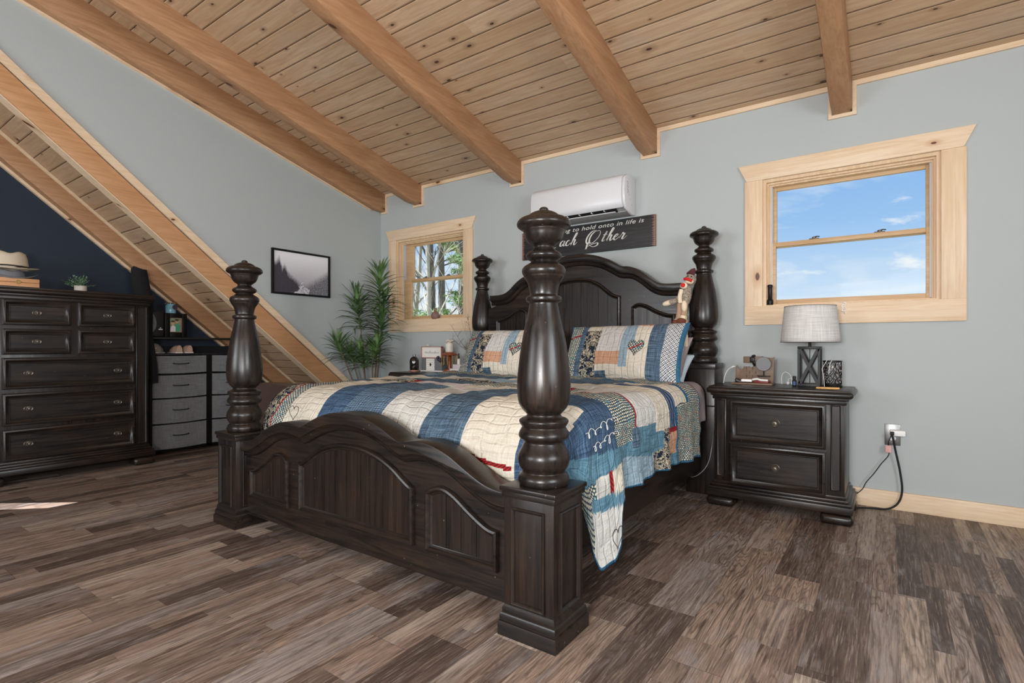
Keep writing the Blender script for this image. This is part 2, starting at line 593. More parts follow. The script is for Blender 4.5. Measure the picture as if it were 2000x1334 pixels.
t = NT('fabric_grey')
v = t.obj()
a = t.noise(t.vmul(v, (10, 260, 10)), 1.0, 3); b = t.noise(t.vmul(v, (10, 10, 260)), 1.0, 3)
c = t.mix(t.rng(t.f('ADD', a, b), .75, 1.25), S('#646567'), S('#818284'))
M['fabric_grey'] = t.out(c, .9, 0, t.bump(t.f('ADD', a, b), .3, .002), .2)

t = NT('glass')
g1 = t.n('ShaderNodeBsdfTransparent', {0: (.97, .985, .98, 1)}); g2 = t.n('ShaderNodeBsdfGlossy', {'Color': (1, 1, 1, 1), 'Roughness': .02})
fr = t.n('ShaderNodeFresnel', {0: 1.3})
mx = t.n('ShaderNodeMixShader', {0: t.f('MULTIPLY', fr.outputs[0], .1), 1: g1.outputs[0], 2: g2.outputs[0]})
t.n('ShaderNodeOutputMaterial', {0: mx.outputs[0]})
M['glass'] = t.mat

t = NT('sign_board')
v = t.obj()
x, y, z = t.sep(v)
g = t.noise(t.vmul(v, (3, 10, 60)), 1.2, 4)
c = t.mix(t.rng(g, .4, .7), S('#1b1a1b'), S('#2e2c2d'))
ex = t.f('SUBTRACT', .652, t.f('ABSOLUTE', x))
sc_ = t.noise(t.vmul(v, (1, 1, 90)), 1.5, 3)
wear = t.rng(t.f('SUBTRACT', ex, t.f('MULTIPLY', t.rng(sc_, .4, .75), .04)), .012, 0.0)
c = t.mix(wear, c, S('#8a6252'))
M['sign_board'] = t.out(c, .6)
simple('sign_white', '#dcdad4', .6, var=.02)

def art():
    t = NT('misty_print')
    u, v, _ = t.sep(t.uv())
    p = t.uv()
    def tri(x0, w, h):   # peak-shaped ridge
        return t.f('MULTIPLY', t.f('MAXIMUM', t.f('SUBTRACT', 1.0, t.f('DIVIDE', t.f('ABSOLUTE', t.f('SUBTRACT', u, x0)), w)), 0.0), h)
    nz = t.noise(t.vmul(p, (26, 5, 1)), 1.0, 5, .7)
    left = t.f('ADD', t.f('SUBTRACT', .72, t.f('MULTIPLY', u, 1.15)), t.f('MULTIPLY', nz, .22))
    left = t.f('ADD', left, t.f('ADD', tri(.1, .05, .2), tri(.2, .05, .14)))
    right = t.f('ADD', t.f('SUBTRACT', t.f('MULTIPLY', u, .95), .36), t.f('MULTIPLY', nz, .18))
    ml = t.rng(t.f('SUBTRACT', left, v), 0.0, .16)
    mr = t.rng(t.f('SUBTRACT', right, v), 0.0, .2)
    tex = t.noise(t.vmul(p, (40, 40, 1)), 1.0, 5, .7)
    c = t.mix(t.rng(v, .2, .9), S('#b9b4bd'), S('#efeef2'))
    dk = t.mix(tex, S('#2c272e'), S('#5b555e'))
    c = t.mix(ml, c, dk)
    c = t.mix(t.f('MULTIPLY', mr, .9), c, t.mix(t.rng(tex, .4, .65), S('#47474e'), S('#95969c')))
    cx_ = t.f('ADD', t.f('ADD', .56, t.f('MULTIPLY', t.f('SUBTRACT', .35, v), -.25)), t.f('MULTIPLY', t.f('SINE', t.f('MULTIPLY', v, 19.0)), .04))
    rw = t.f('MULTIPLY', t.f('POWER', t.f('MAXIMUM', t.f('SUBTRACT', .42, v), 0.0), 1.4), .5)
    rw = t.f('ADD', rw, t.f('MULTIPLY', t.f('SUBTRACT', t.noise(p, 14, 3), .5), .12))
    riv = t.f('MULTIPLY', t.rng(t.f('SUBTRACT', rw, t.f('ABSOLUTE', t.f('SUBTRACT', u, cx_))), 0.0, .02), t.f('LESS_THAN', v, .4))
    c = t.mix(riv, c, t.mix(t.rng(t.noise(t.vmul(p, (34, 20, 1)), 1.0, 4, .7), .5, .62), S('#dcd9e0'), S('#3f3b44')))
    M['misty_print'] = t.out(c, .25, 0, None, .4)
art()

# quilt fabrics, all in UV metres with one quilted relief
def quilt_bump(t):
    p = t.uv()
    u, v, _ = t.sep(p)
    wob = t.noise(p, 9, 2)
    wob2 = t.noise(t.vadd(p, (5, 3, 0)), 9, 2)
    a = t.f('ABSOLUTE', t.f('SUBTRACT', t.f('FRACT', t.f('ADD', t.f('MULTIPLY', u, 22.0), t.f('MULTIPLY', wob, .8))), .5))
    b = t.f('ABSOLUTE', t.f('SUBTRACT', t.f('FRACT', t.f('ADD', t.f('MULTIPLY', v, 9.0), t.f('MULTIPLY', wob2, .8))), .5))
    ha = t.rng(a, 0.0, .16); hb = t.rng(b, 0.0, .09)
    h = t.f('ADD', t.f('MULTIPLY', t.f('MINIMUM', ha, hb), .7), t.f('MULTIPLY', t.noise(t.vmul(p, (1, 1.6, 1)), 30, 4, .65, .6), 1.4))
    return t.bump(h, .8, .007), t.f('MINIMUM', t.rng(b, 0.0, .02), 1.0)
def fab(name, fn):
    t = NT(name)
    nb, line = quilt_bump(t)
    c = fn(t, t.uv(), line)
    M[name] = t.out(c, .88, 0, nb, .15)
    return M[name]
def weave(t, p, a, b, ku=220, kv=220):
    n1 = t.noise(t.vmul(p, (ku, 8, 1)), 1.0, 2); n2 = t.noise(t.vmul(p, (8, kv, 1)), 1.0, 2)
    return t.mix(t.rng(t.f('ADD', n1, n2), .8, 1.2), a, b)
def dash(t, p, ax, per, off=0.0, w=.028, dens=90):
    u, v, _ = t.sep(p)
    a, b = (u, v) if ax == 0 else (v, u)
    wob = t.noise(p, 6, 2)
    d = t.f('ABSOLUTE', t.f('SUBTRACT', t.f('FRACT', t.f('ADD', t.f('ADD', t.f('DIVIDE', a, per), off), t.f('MULTIPLY', wob, .35))), .5))
    ln = t.rng(d, w, w*.5)
    ds = t.f('GREATER_THAN', t.f('FRACT', t.f('MULTIPLY', b, dens)), .35)
    return t.f('MULTIPLY', ln, ds)
def cream(t, p, l):
    c = weave(t, p, S('#c8c0ae'), S('#dcd5c7'))
    return t.mix(t.f('MULTIPLY', dash(t, p, 1, .11), .6), c, S('#6c6a6c'))
def cream2(t, p, l):
    c = weave(t, p, S('#c9c1b1'), S('#d9d1c3'))
    return t.mix(t.f('MULTIPLY', dash(t, p, 0, .045, 0, .05, 200), .35), c, S('#b9a98c'))
def whitehand(t, p, l):
    c = weave(t, p, S('#b2b2ad'), S('#d2d0c9'))
    return t.mix(t.f('MULTIPLY', dash(t, p, 1, .07), .6), c, S('#5c6068'))
def whitehand2(t, p, l):
    c = weave(t, p, S('#c0bfbc'), S('#d8d6d1'))
    c = t.mix(t.f('MULTIPLY', dash(t, p, 0, .05, .2), .4), c, S('#8a8a90'))
    return t.mix(t.f('MULTIPLY', dash(t, p, 1, .06), .45), c, S('#6c7078'))
def denim(t, p, l):
    c = weave(t, p, S('#2b3d57'), S('#4d657e'))
    return t.mix(t.f('MULTIPLY', dash(t, p, 0, .03, 0, .05, 140), .35), c, S('#8fb0cc'))
def denimd(t, p, l):
    c = weave(t, p, S('#303f50'), S('#687f91'), 300, 120)
    return t.mix(t.f('MULTIPLY', t.rng(t.noise(p, 7, 2), .45, .7), .5), c, S('#41566e'))
def sky_(t, p, l):
    c = weave(t, p, S('#7892a3'), S('#a3b6c0'))
    return t.mix(t.f('MULTIPLY', dash(t, p, 1, .045), .5), c, S('#4d6b82'))
def teal(t, p, l):
    return weave(t, p, S('#486c7f'), S('#6c93a5'))
def navycheck(t, p, l):
    c = weave(t, p, S('#2c4057'), S('#4c6680'))
    c = t.mix(t.f('MULTIPLY', dash(t, p, 0, .012, 0, .16, 90), .6), c, S('#a9bdc6'))
    return t.mix(t.f('MULTIPLY', dash(t, p, 1, .02, 0, .12, 100), .5), c, S('#a9bdc6'))
def dots(t, p, l):
    u, v, _ = t.sep(p)
    a = t.f('MULTIPLY', u, 54.0); r = t.f('FLOOR', t.f('MULTIPLY', v, 76.0))
    a = t.f('ADD', a, t.f('MULTIPLY', t.f('MODULO', r, 2.0), .5))
    h, _h = t.hash(t.comb(t.f('FLOOR', a), r, 1.0))
    du = t.f('SUBTRACT', t.f('FRACT', a), .5); dv = t.f('SUBTRACT', t.f('FRACT', t.f('MULTIPLY', v, 76.0)), .5)
    d = t.f('SQRT', t.f('ADD', t.f('MULTIPLY', du, du), t.f('MULTIPLY', dv, dv)))
    m = t.rng(d, t.f('ADD', .34, t.f('MULTIPLY', h, .12)), .28)
    b = t.mix(t.rng(t.noise(p, 14, 2), .4, .6), S('#232e40'), S('#304e58'))
    dd = t.mix(t.f('GREATER_THAN', h, .88), S('#e2dcc6'), S('#8fb4bd'))
    return t.mix(m, b, dd)
def dots2(t, p, l):
    c = dots(t, p, l)
    return t.mix(t.f('MULTIPLY', t.rng(t.noise(p, 16, 3), .6, .68), .6), c, S('#b06a55'))
def floral(t, p, l):
    n1 = t.noise(p, 26, 3, .55, 1.6)
    m = t.rng(t.f('ABSOLUTE', t.f('SUBTRACT', n1, .52)), .035, .012)
    n2 = t.noise(t.vadd(p, (3, 1, 0)), 46, 3, .6, 2.0)
    m2 = t.f('MULTIPLY', t.rng(t.f('ABSOLUTE', t.f('SUBTRACT', n2, .5)), .04, .015), t.rng(n1, .5, .55))
    return t.mix(t.f('MAXIMUM', m, m2), S('#1f2a3a'), S('#d6c9ad'))
def hound(t, p, l):
    u, v, _ = t.sep(p)
    ck = t.n('ShaderNodeTexChecker', {'Vector': t.comb(u, t.f('ADD', v, t.f('MULTIPLY', u, .12)), .001), 'Scale': 120.0, 'Color1': S('#1e2c44'), 'Color2': S('#dfe0df')})
    n2 = t.n('ShaderNodeTexChecker', {'Vector': t.vadd(p, (0, 0, .001)), 'Scale': 60.0, 'Color1': (0, 0, 0, 1), 'Color2': (1, 1, 1, 1)})
    return t.mix(.18, ck.outputs[0], n2.outputs[0])
def peach(t, p, l):
    c = weave(t, p, S('#b98a6e'), S('#d3a98c'))
    return t.mix(t.f('MULTIPLY', dash(t, p, 1, .05, .25), .7), c, S('#5b4a48'))
def stripes(t, p, l):
    u, v, _ = t.sep(p)
    m = t.rng(t.f('ABSOLUTE', t.f('SUBTRACT', t.f('FRACT', t.f('MULTIPLY', u, 26.0)), .5)), .07, .03)
    return t.mix(m, weave(t, p, S('#1f3350'), S('#34527a')), S('#cfd4d4'))
def red_(t, p, l):
    u, v, _ = t.sep(p)
    m = t.f('GREATER_THAN', t.f('FRACT', t.f('MULTIPLY', t.f('ADD', u, t.f('MULTIPLY', v, .6)), 75.0)), .4)
    return t.mix(m, S('#5b1a1e'), S('#a32a2c'))
def binding(t, p, l): return weave(t, p, S('#2b5572'), S('#3f7192'))
def lilac(t, p, l): return weave(t, p, S('#bdb3b6'), S('#d9d0cc'))
FAB = [('cream', cream), ('cream2', cream2), ('white', whitehand), ('white2', whitehand2), ('denim', denim), ('denimd', denimd), ('sky', sky_), ('teal', teal), ('navyc', navycheck), ('dots', dots), ('dots2', dots2), ('floral', floral), ('hound', hound), ('peach', peach), ('stripes', stripes), ('red', red_), ('bind', binding), ('lilac', lilac)]
FI = {}
FM = []
for i, (nm, fn) in enumerate(FAB):
    FI[nm] = i
    FM.append(fab('fabric_' + nm, fn))

# ================================================================ the room
SD, SM = .266, .838            # slopes of the dormer ceiling and of the main roof
YR = -4.4                      # ridge
def zc(y): return 2.805 - SD * y
def zm(y): return .209 - SM * y
ZR = zc(YR)

struct('floor', MB().box((-1.4, -7.2, -.12), (7.2, .2, 0)), M['floor'])

def holed_wall(mb, x0, x1, z0, z1, y0, y1, holes, ax='x'):
    """wall slab between y0..y1 with rectangular holes (a0,a1,b0,b1)"""
    xs = sorted({x0, x1} | {h[0] for h in holes} | {h[1] for h in holes})
    zs = sorted({z0, z1} | {h[2] for h in holes} | {h[3] for h in holes})
    for xa, xb in zip(xs, xs[1:]):
        for za, zb in zip(zs, zs[1:]):
            cx, cz = (xa+xb)/2, (za+zb)/2
            if any(h[0] < cx < h[1] and h[2] < cz < h[3] for h in holes): continue
            if ax == 'x': mb.box((xa, y0, za), (xb, y1, zb))
            else: mb.box((y0, xa, za), (y1, xb, zb))
    return mb
struct('wall_back', holed_wall(MB(), -.1, 7.1, 0, 2.9, 0, .2, [(4.125, 5.132, 1.335, 2.25), (.27, 1.285, 1.335, 2.25)]), M['paint_grey'])
# cheek wall of the dormer, above the main roof
mb = MB()
mb.prism([(0, 2.82), (YR, zc(YR)+.02), (YR, zm(YR)+.005), (0.0, .214)], 'yz', -.1, 0)
struct('wall_left', mb, M['paint_grey'])
struct('wall_alcove', MB().prism([(.1, 0), (.1, .2), (YR, ZR+.05), (-7.1, 3.4), (-7.1, 0)], 'yz', -1.26, -1.14), M['paint_navy'])
struct('wall_knee', MB().box((-1.14, 0, 0), (-.1, .1, .6)), M['paint_navy'])
FW = [(.75, 2.45, 1.0, 2.2), (4.15, 5.85, 1.0, 2.2)]
struct('wall_front', holed_wall(MB(), -1.26, 7.1, 0, 4.1, -7.2, -7.0, FW), M['paint_white'])
struct('wall_right', holed_wall(MB(), -7.2, .2, 0, 4.2, 6.95, 7.1, [(-4.35, -2.85, 1.15, 2.35)], 'y'), M['paint_white'])

def sloped(name, x0, x1, ya, za, yb, zb, th, m):
    """slab whose lower face runs from (ya,za) down to (yb,zb); its own axes follow the slope"""
    L = math.hypot(yb-ya, zb-za)
    mb = MB().box((0, 0, 0), (x1-x0, L, th))
    o = mb.build(name, m)
    o.location = (x0, ya, za)
    o.rotation_euler = (math.atan2(zb-za, yb-ya), 0, 0)
    return o
tag(sloped('ceiling', 0, 7.1, YR, ZR, .15, zc(.15), .1, M['ceiling_boards']), kind='structure')
# steep roof over the alcove with an unseen sun opening added at its ridge end
K_ = math.hypot(1, SM)
ya_ = YR-.05
L_ = lambda y: (y-ya_)*K_
mb = MB()
X0_ = -1.2
for p, q in (((0, 0), (.2, L_(.12))), ((.2, 0), (1.08, L_(-4.3))), ((.2, L_(-3.5)), (1.08, L_(.12))), ((1.08, 0), (1.1, L_(.12)))):
    mb.box((p[0], p[1], 0), (q[0], q[1], .1))
o = mb.build('ceiling', M['ceiling_boards'])
o.location = (X0_, ya_, zm(ya_)); o.rotation_euler = (math.atan2(-SM, 1), 0, 0); o['kind'] = 'structure'
from mathutils.geometry import tessellate_polygon
def up(x, y):
    t = (zm(y)+.03)/(3.0-SM*.62)
    return Vector((x-.79*t, y-.62*t, 3.0*t))
outer = [Vector((x, y, zm(y)+.03)) for x, y in ((-1.1, -4.34), (-.06, -4.34), (-.06, -3.46), (-1.1, -3.46))]
hole = [up(*p) for p in ((.02, -3.31), (.225, -3.335), (.437, -3.134), (.44, -2.98))]
tris = tessellate_polygon([outer, hole])
mb = MB()
vv = [mb.bm.verts.new(p) for p in outer+hole]
for tr in tris: mb.face([vv[i] for i in tr])
struct('window_5', mb, M['paint_white'])  # unseen plate added; its hole is cut to shape the sun patch
o = sloped('ceiling', -1.2, 7.1, -7.1, 3.25, YR, ZR+.005, .1, M['ceiling_boards']); o['kind'] = 'structure'

# beams of the dormer ceiling, each with a level tail at the wall
def beam(name, label, x0, x1, pts, mat, group):
    mb = MB()
    mb.prism(pts, 'yz', x0, x1, bev=.012)
    mb.build(name, mat, None, (x0, 0, 0))
    o = COL.objects[-1]
    return tag(o, label, 'beam', group)
def db(y): return 2.582 - SD * y
tail = [(-.005, 2.605), (-.16, 2.615), (YR, db(YR)), (YR, zc(YR)+.01), (-.005, zc(0)+.01)]
BX = [(.005, .09), (.565, .68), (1.893, 2.009), (3.222, 3.34), (4.555, 4.672), (5.885, 6.0)]
BL = ['brown timber ceiling beam lying against the grey left wall', 'brown timber ceiling beam, second from the left wall, ending left of the small window top', 'brown timber ceiling beam ending on the wall between small window and white air conditioner', 'brown timber ceiling beam ending on the wall right above the white air conditioner', 'brown timber ceiling beam ending right above the large window', 'brown timber ceiling beam nearest the right wall']
for (a, b), l in zip(BX, BL):
    beam('ceiling_beam', l, a, b, tail, M['beam'], 'beams of the sloped ceiling')
# beams of the steep roof over the alcove
def mbm(y): return -.004 - SM * y
st = [(-.03, mbm(-.03)), (YR, mbm(YR)), (YR, zm(YR)), (-.03, zm(-.03))]
st = [(-.05, max(mbm(-.05), .01)), (YR, mbm(YR)), (YR, zm(YR)-.002), (-.05, zm(-.05)-.002)]
beam('roof_beam', 'wide orange steep beam running down under the grey left wall to the bed', -.1, -.002, st, M['beam_orange'], 'beams of the steep roof')
beam('roof_beam', 'narrow steep beam running down beside the navy wall behind the fabric drawers', -1.12, -1.02, st, M['beam'], 'beams of the steep roof')

def slope_trim(name, x0, x1, fa, fb, ya, yb, mat=None):
    return struct(name, MB().prism([(ya, fa(ya)), (yb, fa(yb)), (yb, fb(yb)), (ya, fb(ya))], 'yz', x0, x1), mat or M['pine_trim_y'])
slope_trim('trim_1', 0, .02, lambda y: zm(y), lambda y: zm(y)+.072, -.02, YR)
slope_trim('trim_6', -.1, -.001, lambda y: mbm(y)-.01, lambda y: mbm(y)-.0005, -.3, YR)  # added pale strip paints in the lit underside of the orange beam
slope_trim('trim_2', -1.14, -1.105, lambda y: mbm(y)-.03, lambda y: mbm(y)+.01, -.35, YR)
slope_trim('trim_3', -1.018, -1.0, lambda y: zm(y)-.032, lambda y: zm(y)-.002, -.3, YR)
slope_trim('trim_4', 0, .02, lambda y: db(y)-.022, lambda y: db(y)+.02, -.16, YR)
# crown trim on the back wall, wrapped around every beam end
mb = MB()
xs = 0.0
for a, b in BX:
    if a > xs + .03: mb.box((xs, -.018, 2.775), (a-.02, 0, 2.808))
    mb.box((b+.0005, -.018, 2.606), (b+.024, 0, 2.808))
    mb.box((max(a-.02, .021), -.0185, 2.583), (b+.024, 0, 2.6055))
    if a > .1: mb.box((a-.02, -.018, 2.606), (a-.0005, 0, 2.808))
    xs = b + .024
mb.box((xs, -.018, 2.775), (6.95, 0, 2.808))
struct('trim_5', mb, M['pine_x'])
struct('baseboard_back', MB().box((.0, -.018, 0), (6.95, 0, .115), .003), M['pine_x'])
struct('baseboard_right', MB().box((6.932, -6.9, 0), (6.95, -.02, .115), .003), M['pine_y'])

def window(name, x0, x1, z0, z1, gx, sash, label=None):
    """double hung window: casing flush on the wall, jamb and two sashes in the opening"""
    W = thing(name, None, None, ((x0+x1)/2, 0, z0))
    W['kind'] = 'structure'
    og = tuple(W.location)
    zi0, zi1 = z0+.135, z1-.12
    def P(n, mb, m, par=W):
        return mb.build(n, m, par, og)
    P('head_casing', MB().prism([(x0+.012, zi1), (x1-.012, zi1), (x1+.045, z1), (x0-.045, z1)], 'xz', -.024, 0, bev=.002), M['pine_x'])
    P('side_casing', MB().box((x0, -.02, zi0), (x0+.12, 0, zi1), .002), M['pine_z'])
    P('side_casing', MB().box((x1-.12, -.02, zi0), (x1, 0, zi1), .002), M['pine_z'])
    P('apron', MB().box((x0, -.022, z0), (x1, 0, zi0), .002), M['pine_x'])
    a, b = x0+.12, x1-.12
    mb = MB()
    # stepped jamb lining, three nested reveals
    for k, (d0, d1, t) in enumerate([(.0005, .03, .022), (.03, .05, .034), (.05, .13, .044)]):
        zt_, zb_ = zi1-t, zi0+t*.35
        mb.box((a, d0, zb_), (a+t, d1, zt_)); mb.box((b-t, d0, zb_), (b, d1, zt_))
        mb.box((a, d0, zt_), (b, d1, zi1)); mb.box((a, d0, zi0), (b, d1, zb_))
    P('jamb', mb, M['jamb_wood'])
    P('jamb_liner', MB().box((a+.044, .062, zi0+.02), (a+.052, .128, zi1-.044)).box((b-.052, .062, zi0+.02), (b-.044, .128, zi1-.044)), M['vinyl'])
    zmid = sash
    def sash_(n, y0, y1, za, zb, bt, tp):
        mb = MB()
        sa, sb = a+.048, b-.048
        mb.box((sa, y0, za), (gx[0], y1, zb), .002); mb.box((gx[1], y0, za), (sb, y1, zb), .002)
        mb.box((gx[0], y0+.001, za), (gx[1], y1, za+bt), .002); mb.box((gx[0], y0+.001, zb-tp), (gx[1], y1, zb), .002)
        o = P(n, mb, M['sash_x'])
        P('glass_pane', MB().box((gx[0]-.005, (y0+y1)/2-.002, za+bt-.005), (gx[1]+.005, (y0+y1)/2+.002, zb-tp+.005)), M['glass'], o)
        return o
    sash_('upper_sash', .098, .128, zmid-.02, zi1-.044, .034, .024)
    lo = sash_('lower_sash', .064, .094, zi0+.012, zmid+.014, .036, .030)
    for fx in (.28, .72):
        cx = gx[0] + (gx[1]-gx[0]) * fx
        mb = MB().box((cx-.03, .062, zmid+.014), (cx+.03, .09, zmid+.02), .002).lathe([(.014, zmid+.02), (.014, zmid+.028), (.006, zmid+.032)], (cx, .076, 0), 14)
        mb.tube([(cx, .076, zmid+.028), (cx+.018, .066, zmid+.03), (cx+.034, .06, zmid+.026)], .004, 6)
        P('sash_lock', mb, M['bronze'])
    return W
window('window_1', 4.005, 5.252, 1.2, 2.37, (4.2, 5.062), 1.785)
window('window_2', .15, 1.405, 1.2, 2.37, (.44, 1.209), 1.79)
for i, (a, b, c, d) in enumerate(FW[:2]):  # frames of unseen openings, added around the fill lamps
    mb = MB()
    for p, q in (((a-.1, -7.0, c-.1), (a, -6.98, d+.1)), ((b, -7.0, c-.1), (b+.1, -6.98, d+.1)), ((a, -7.0, d), (b, -6.98, d+.1)), ((a, -7.0, c-.1), (b, -6.98, c))):
        mb.box(p, q)
    struct('window_%d' % (i+3), mb, M['pine_x'])

# ================================================================ outside: trees seen through the small window
def grow(mb, p, d, r, L, depth, rnd, tips, bend=.25, spread=.65, mi=0):
    pts = [Vector(p)]; rr = [r]
    d = Vector(d).normalized()
    n = 5
    for i in range(n):
        d = (d + Vector((rnd.uniform(-1, 1), rnd.uniform(-1, 1), rnd.uniform(-.6, .8))) * bend * .35).normalized()
        pts.append(pts[-1] + d * L / n); rr.append(r * (1 - .5 * (i+1) / n))
    mb.tube(pts, rr, 6 if r > .02 else 4, mi=mi)
    if depth <= 0:
        tips.append(pts[-1]); return
    k = 3 if depth > 1 else 4
    for j in range(k):
        i = rnd.randint(2, n)
        nd = (d + Vector((rnd.uniform(-1, 1), rnd.uniform(-1, 1), rnd.uniform(-.3, .8))) * spread).normalized()
        grow(mb, pts[i], nd, rr[i]*.6, L*.68, depth-1, rnd, tips, bend, spread, mi)
simple('bark_pale', '#b5ad9c', .9, var=.2, scale=9)
simple('bark_dark', '#6e675e', .95, var=.3, scale=9)
simple('needles', '#b5bd5c', .8, var=.35, scale=3)
simple('needles_dark', '#84a060', .8, var=.35, scale=3)
def bare_tree(x, y, r, H, seed, mat, label, lean=(0, 0), low=3.2):
    rnd = random.Random(seed)
    T = thing('bare_tree', label, 'tree', (x, y, -3), 'trees outside the small window')
    mb = MB()
    pts = [(x + lean[0]*k/8 + .06*math.sin(k*1.3+seed), y + lean[1]*k/8, -3 + H*k/8) for k in range(9)]
    rr = [r * (1 - .6*k/8) for k in range(9)]
    mb.tube(pts, rr, 10)
    mb.build('trunk', mat, T, tuple(T.location))
    mb = MB(); tips = []
    for q in range(11):
        tt = rnd.uniform(low, H-.5)/H*8
        i = min(int(tt), 7); f = tt-i
        p = Vector(pts[i])*(1-f) + Vector(pts[i+1])*f
        a = rnd.uniform(0, 2*PI)
        grow(mb, p, (math.cos(a), math.sin(a)*.6, rnd.uniform(.3, 1.4)), r*.3, rnd.uniform(1.0, 1.9), 2, rnd, tips)
    mb.build('branches', mat, T, tuple(T.location))
    return T
bare_tree(-4.32, 5.2, .085, 8.5, 3, M['bark_pale'], 'pale-barked bare tree seen in the middle of the small window', (.05, 0))
bare_tree(-5.05, 6.2, .11, 9, 8, M['bark_dark'], 'thick dark-barked tree right behind the pale bare tree', (-.2, 0))
bare_tree(-6.15, 6.3, .09, 8, 12, M['bark_pale'], 'thin bare tree at the left edge of the small window view', (.5, 0))
bare_tree(-3.45, 4.8, .05, 7, 21, M['bark_pale'], 'slim leaning bare tree in the right half of the small window', (.9, .3))
def pine_tree(x, y, seed, mat, label, z0, z1, rad, n=26):
    rnd = random.Random(seed)
    T = thing('pine_tree', label, 'tree', (x, y, -3), 'trees outside the small window')
    mb = MB(); fo = MB()
    mb.tube([(x, y, -3), (x+.05, y, 2), (x-.05, y, z1)], [.16, .12, .04], 8)
    for k in range(n):
        z = z0 + (z1-z0)*k/n + rnd.uniform(-.1, .1)
        a = rnd.uniform(0, 2*PI)
        L = rad * (1.1 - .75*k/n) * rnd.uniform(.7, 1.1)
        d = Vector((math.cos(a), math.sin(a), .08))
        p0 = Vector((x, y, z))
        pts = [p0 + d*L*t + Vector((0, 0, .12*math.sin(t*3)*L)) for t in (0, .35, .7, 1)]
        mb.tube(pts, [.025, .018, .012, .004], 5)
        for q in range(52):
            t = rnd.uniform(.3, 1.05)
            c = p0 + d*L*t + Vector((rnd.uniform(-.22, .22), rnd.uniform(-.22, .22), rnd.uniform(-.06, .12)+.12*math.sin(t*3)*L))
            for s in range(9):
                dd = Vector((rnd.gauss(0, 1), rnd.gauss(0, 1), rnd.gauss(.3, .8))).normalized()*rnd.uniform(.09, .17)
                w = dd.cross(Vector((rnd.random(), rnd.random(), rnd.random())))  .normalized()*.012
                fo.face([fo.bm.verts.new(c-w), fo.bm.verts.new(c+w), fo.bm.verts.new(c+dd)])
    mb.build('trunk', M['bark_dark'], T, tuple(T.location))
    fo.build('needles', mat, T, tuple(T.location), sharp=False)
pine_tree(-4.45, 6.6, 5, M['needles_dark'], 'dark green pine at the right edge of the small window view', 1.6, 5.2, 1.1, 16)
pine_tree(-6.5, 8.0, 7, M['needles'], 'yellow-green pine behind the bare trees, high in the small window', 3.55, 6.6, 1.7, 24)
struct('ground', MB().box((-30, .6, -3.1), (20, 40, -3)), M['ground'])

# ================================================================ wall pieces
# air conditioner
A = thing('air_conditioner', 'white wall-mounted air conditioner above the black sign', 'air conditioner', (2.7, -.1, 2.13))
og = tuple(A.location)
x0, x1 = 2.262, 3.154
side = [(0, 2.135), (-.075, 2.125), (-.2, 2.165), (-.228, 2.2), (-.236, 2.30), (-.222, 2.40), (-.17, 2.438), (0, 2.45)]
mb = MB()
mb.prism(interp(side[2:7], 4)[:-1] + [side[6], side[7], (0, 2.2), (-.12, 2.2)], 'yz', x0+.0, x1-.028, bev=.004)
mb.build('front_panel', M['ac_white'], A, og)
MB().prism([(0, 2.13), (-.07, 2.122), (-.195, 2.158), (-.228, 2.2), (-.236, 2.30), (-.22, 2.40), (-.17, 2.436), (0, 2.448)], 'yz', x1-.028, x1, bev=.012).build('end_cap', M['ac_white'], A, og)
MB().prism([(0, 2.13), (-.07, 2.122), (-.195, 2.158), (-.228, 2.2), (-.17, 2.436), (0, 2.448)], 'yz', x0-.004, x0+.02, bev=.008).build('end_cap', M['ac_white'], A, og)
MB().prism([(0, 2.133), (-.07, 2.127), (-.135, 2.143), (-.12, 2.21), (0, 2.21)], 'yz', x0+.02, x1-.03).build('base', M['ac_grey'], A, og)
MB().prism([(-.13, 2.15), (-.205, 2.192), (-.2, 2.2), (-.12, 2.2)], 'yz', x1-.1, x1-.03).build('corner_block', M['ac_grey'], A, og)
MB().prism([(-.137, 2.1455), (-.2, 2.163), (-.2, 2.19), (-.137, 2.19)], 'yz', x0+.05, x1-.1).build('outlet_slot', M['dark_inside'], A, og)
mb = MB().prism([(-.148, 2.141), (-.166, 2.143), (-.168, 2.148), (-.15, 2.146)], 'yz', x0+.06, x1-.11)
v = mb.build('louver', M['ac_white'], A, og)
for k in range(6):
    xx = x1-.2-.115*k
    MB().box((xx, -.199, 2.153), (xx+.006, -.15, 2.19)).build('louver_fin', M['ac_white'], A, og)
mb = MB()
for k, (yy, zz) in enumerate([(-.175, 2.37), (-.165, 2.36), (-.172, 2.34), (-.163, 2.33), (-.17, 2.31), (-.162, 2.30), (-.168, 2.285)]):
    mb.box((x1, yy-.006, zz-.006), (x1+.0008, yy+.005, zz+.007))
mb.build('printed_text', M['ac_grey'], A, og)
for yy, zz in ((-.15, 2.27), (-.12, 2.24), (-.09, 2.2)):
    MB().lathe([(.004, x1), (.004, x1+.001)], (0, yy, zz), 10, 'x').build('screw_cover', M['ac_grey'], A, og)

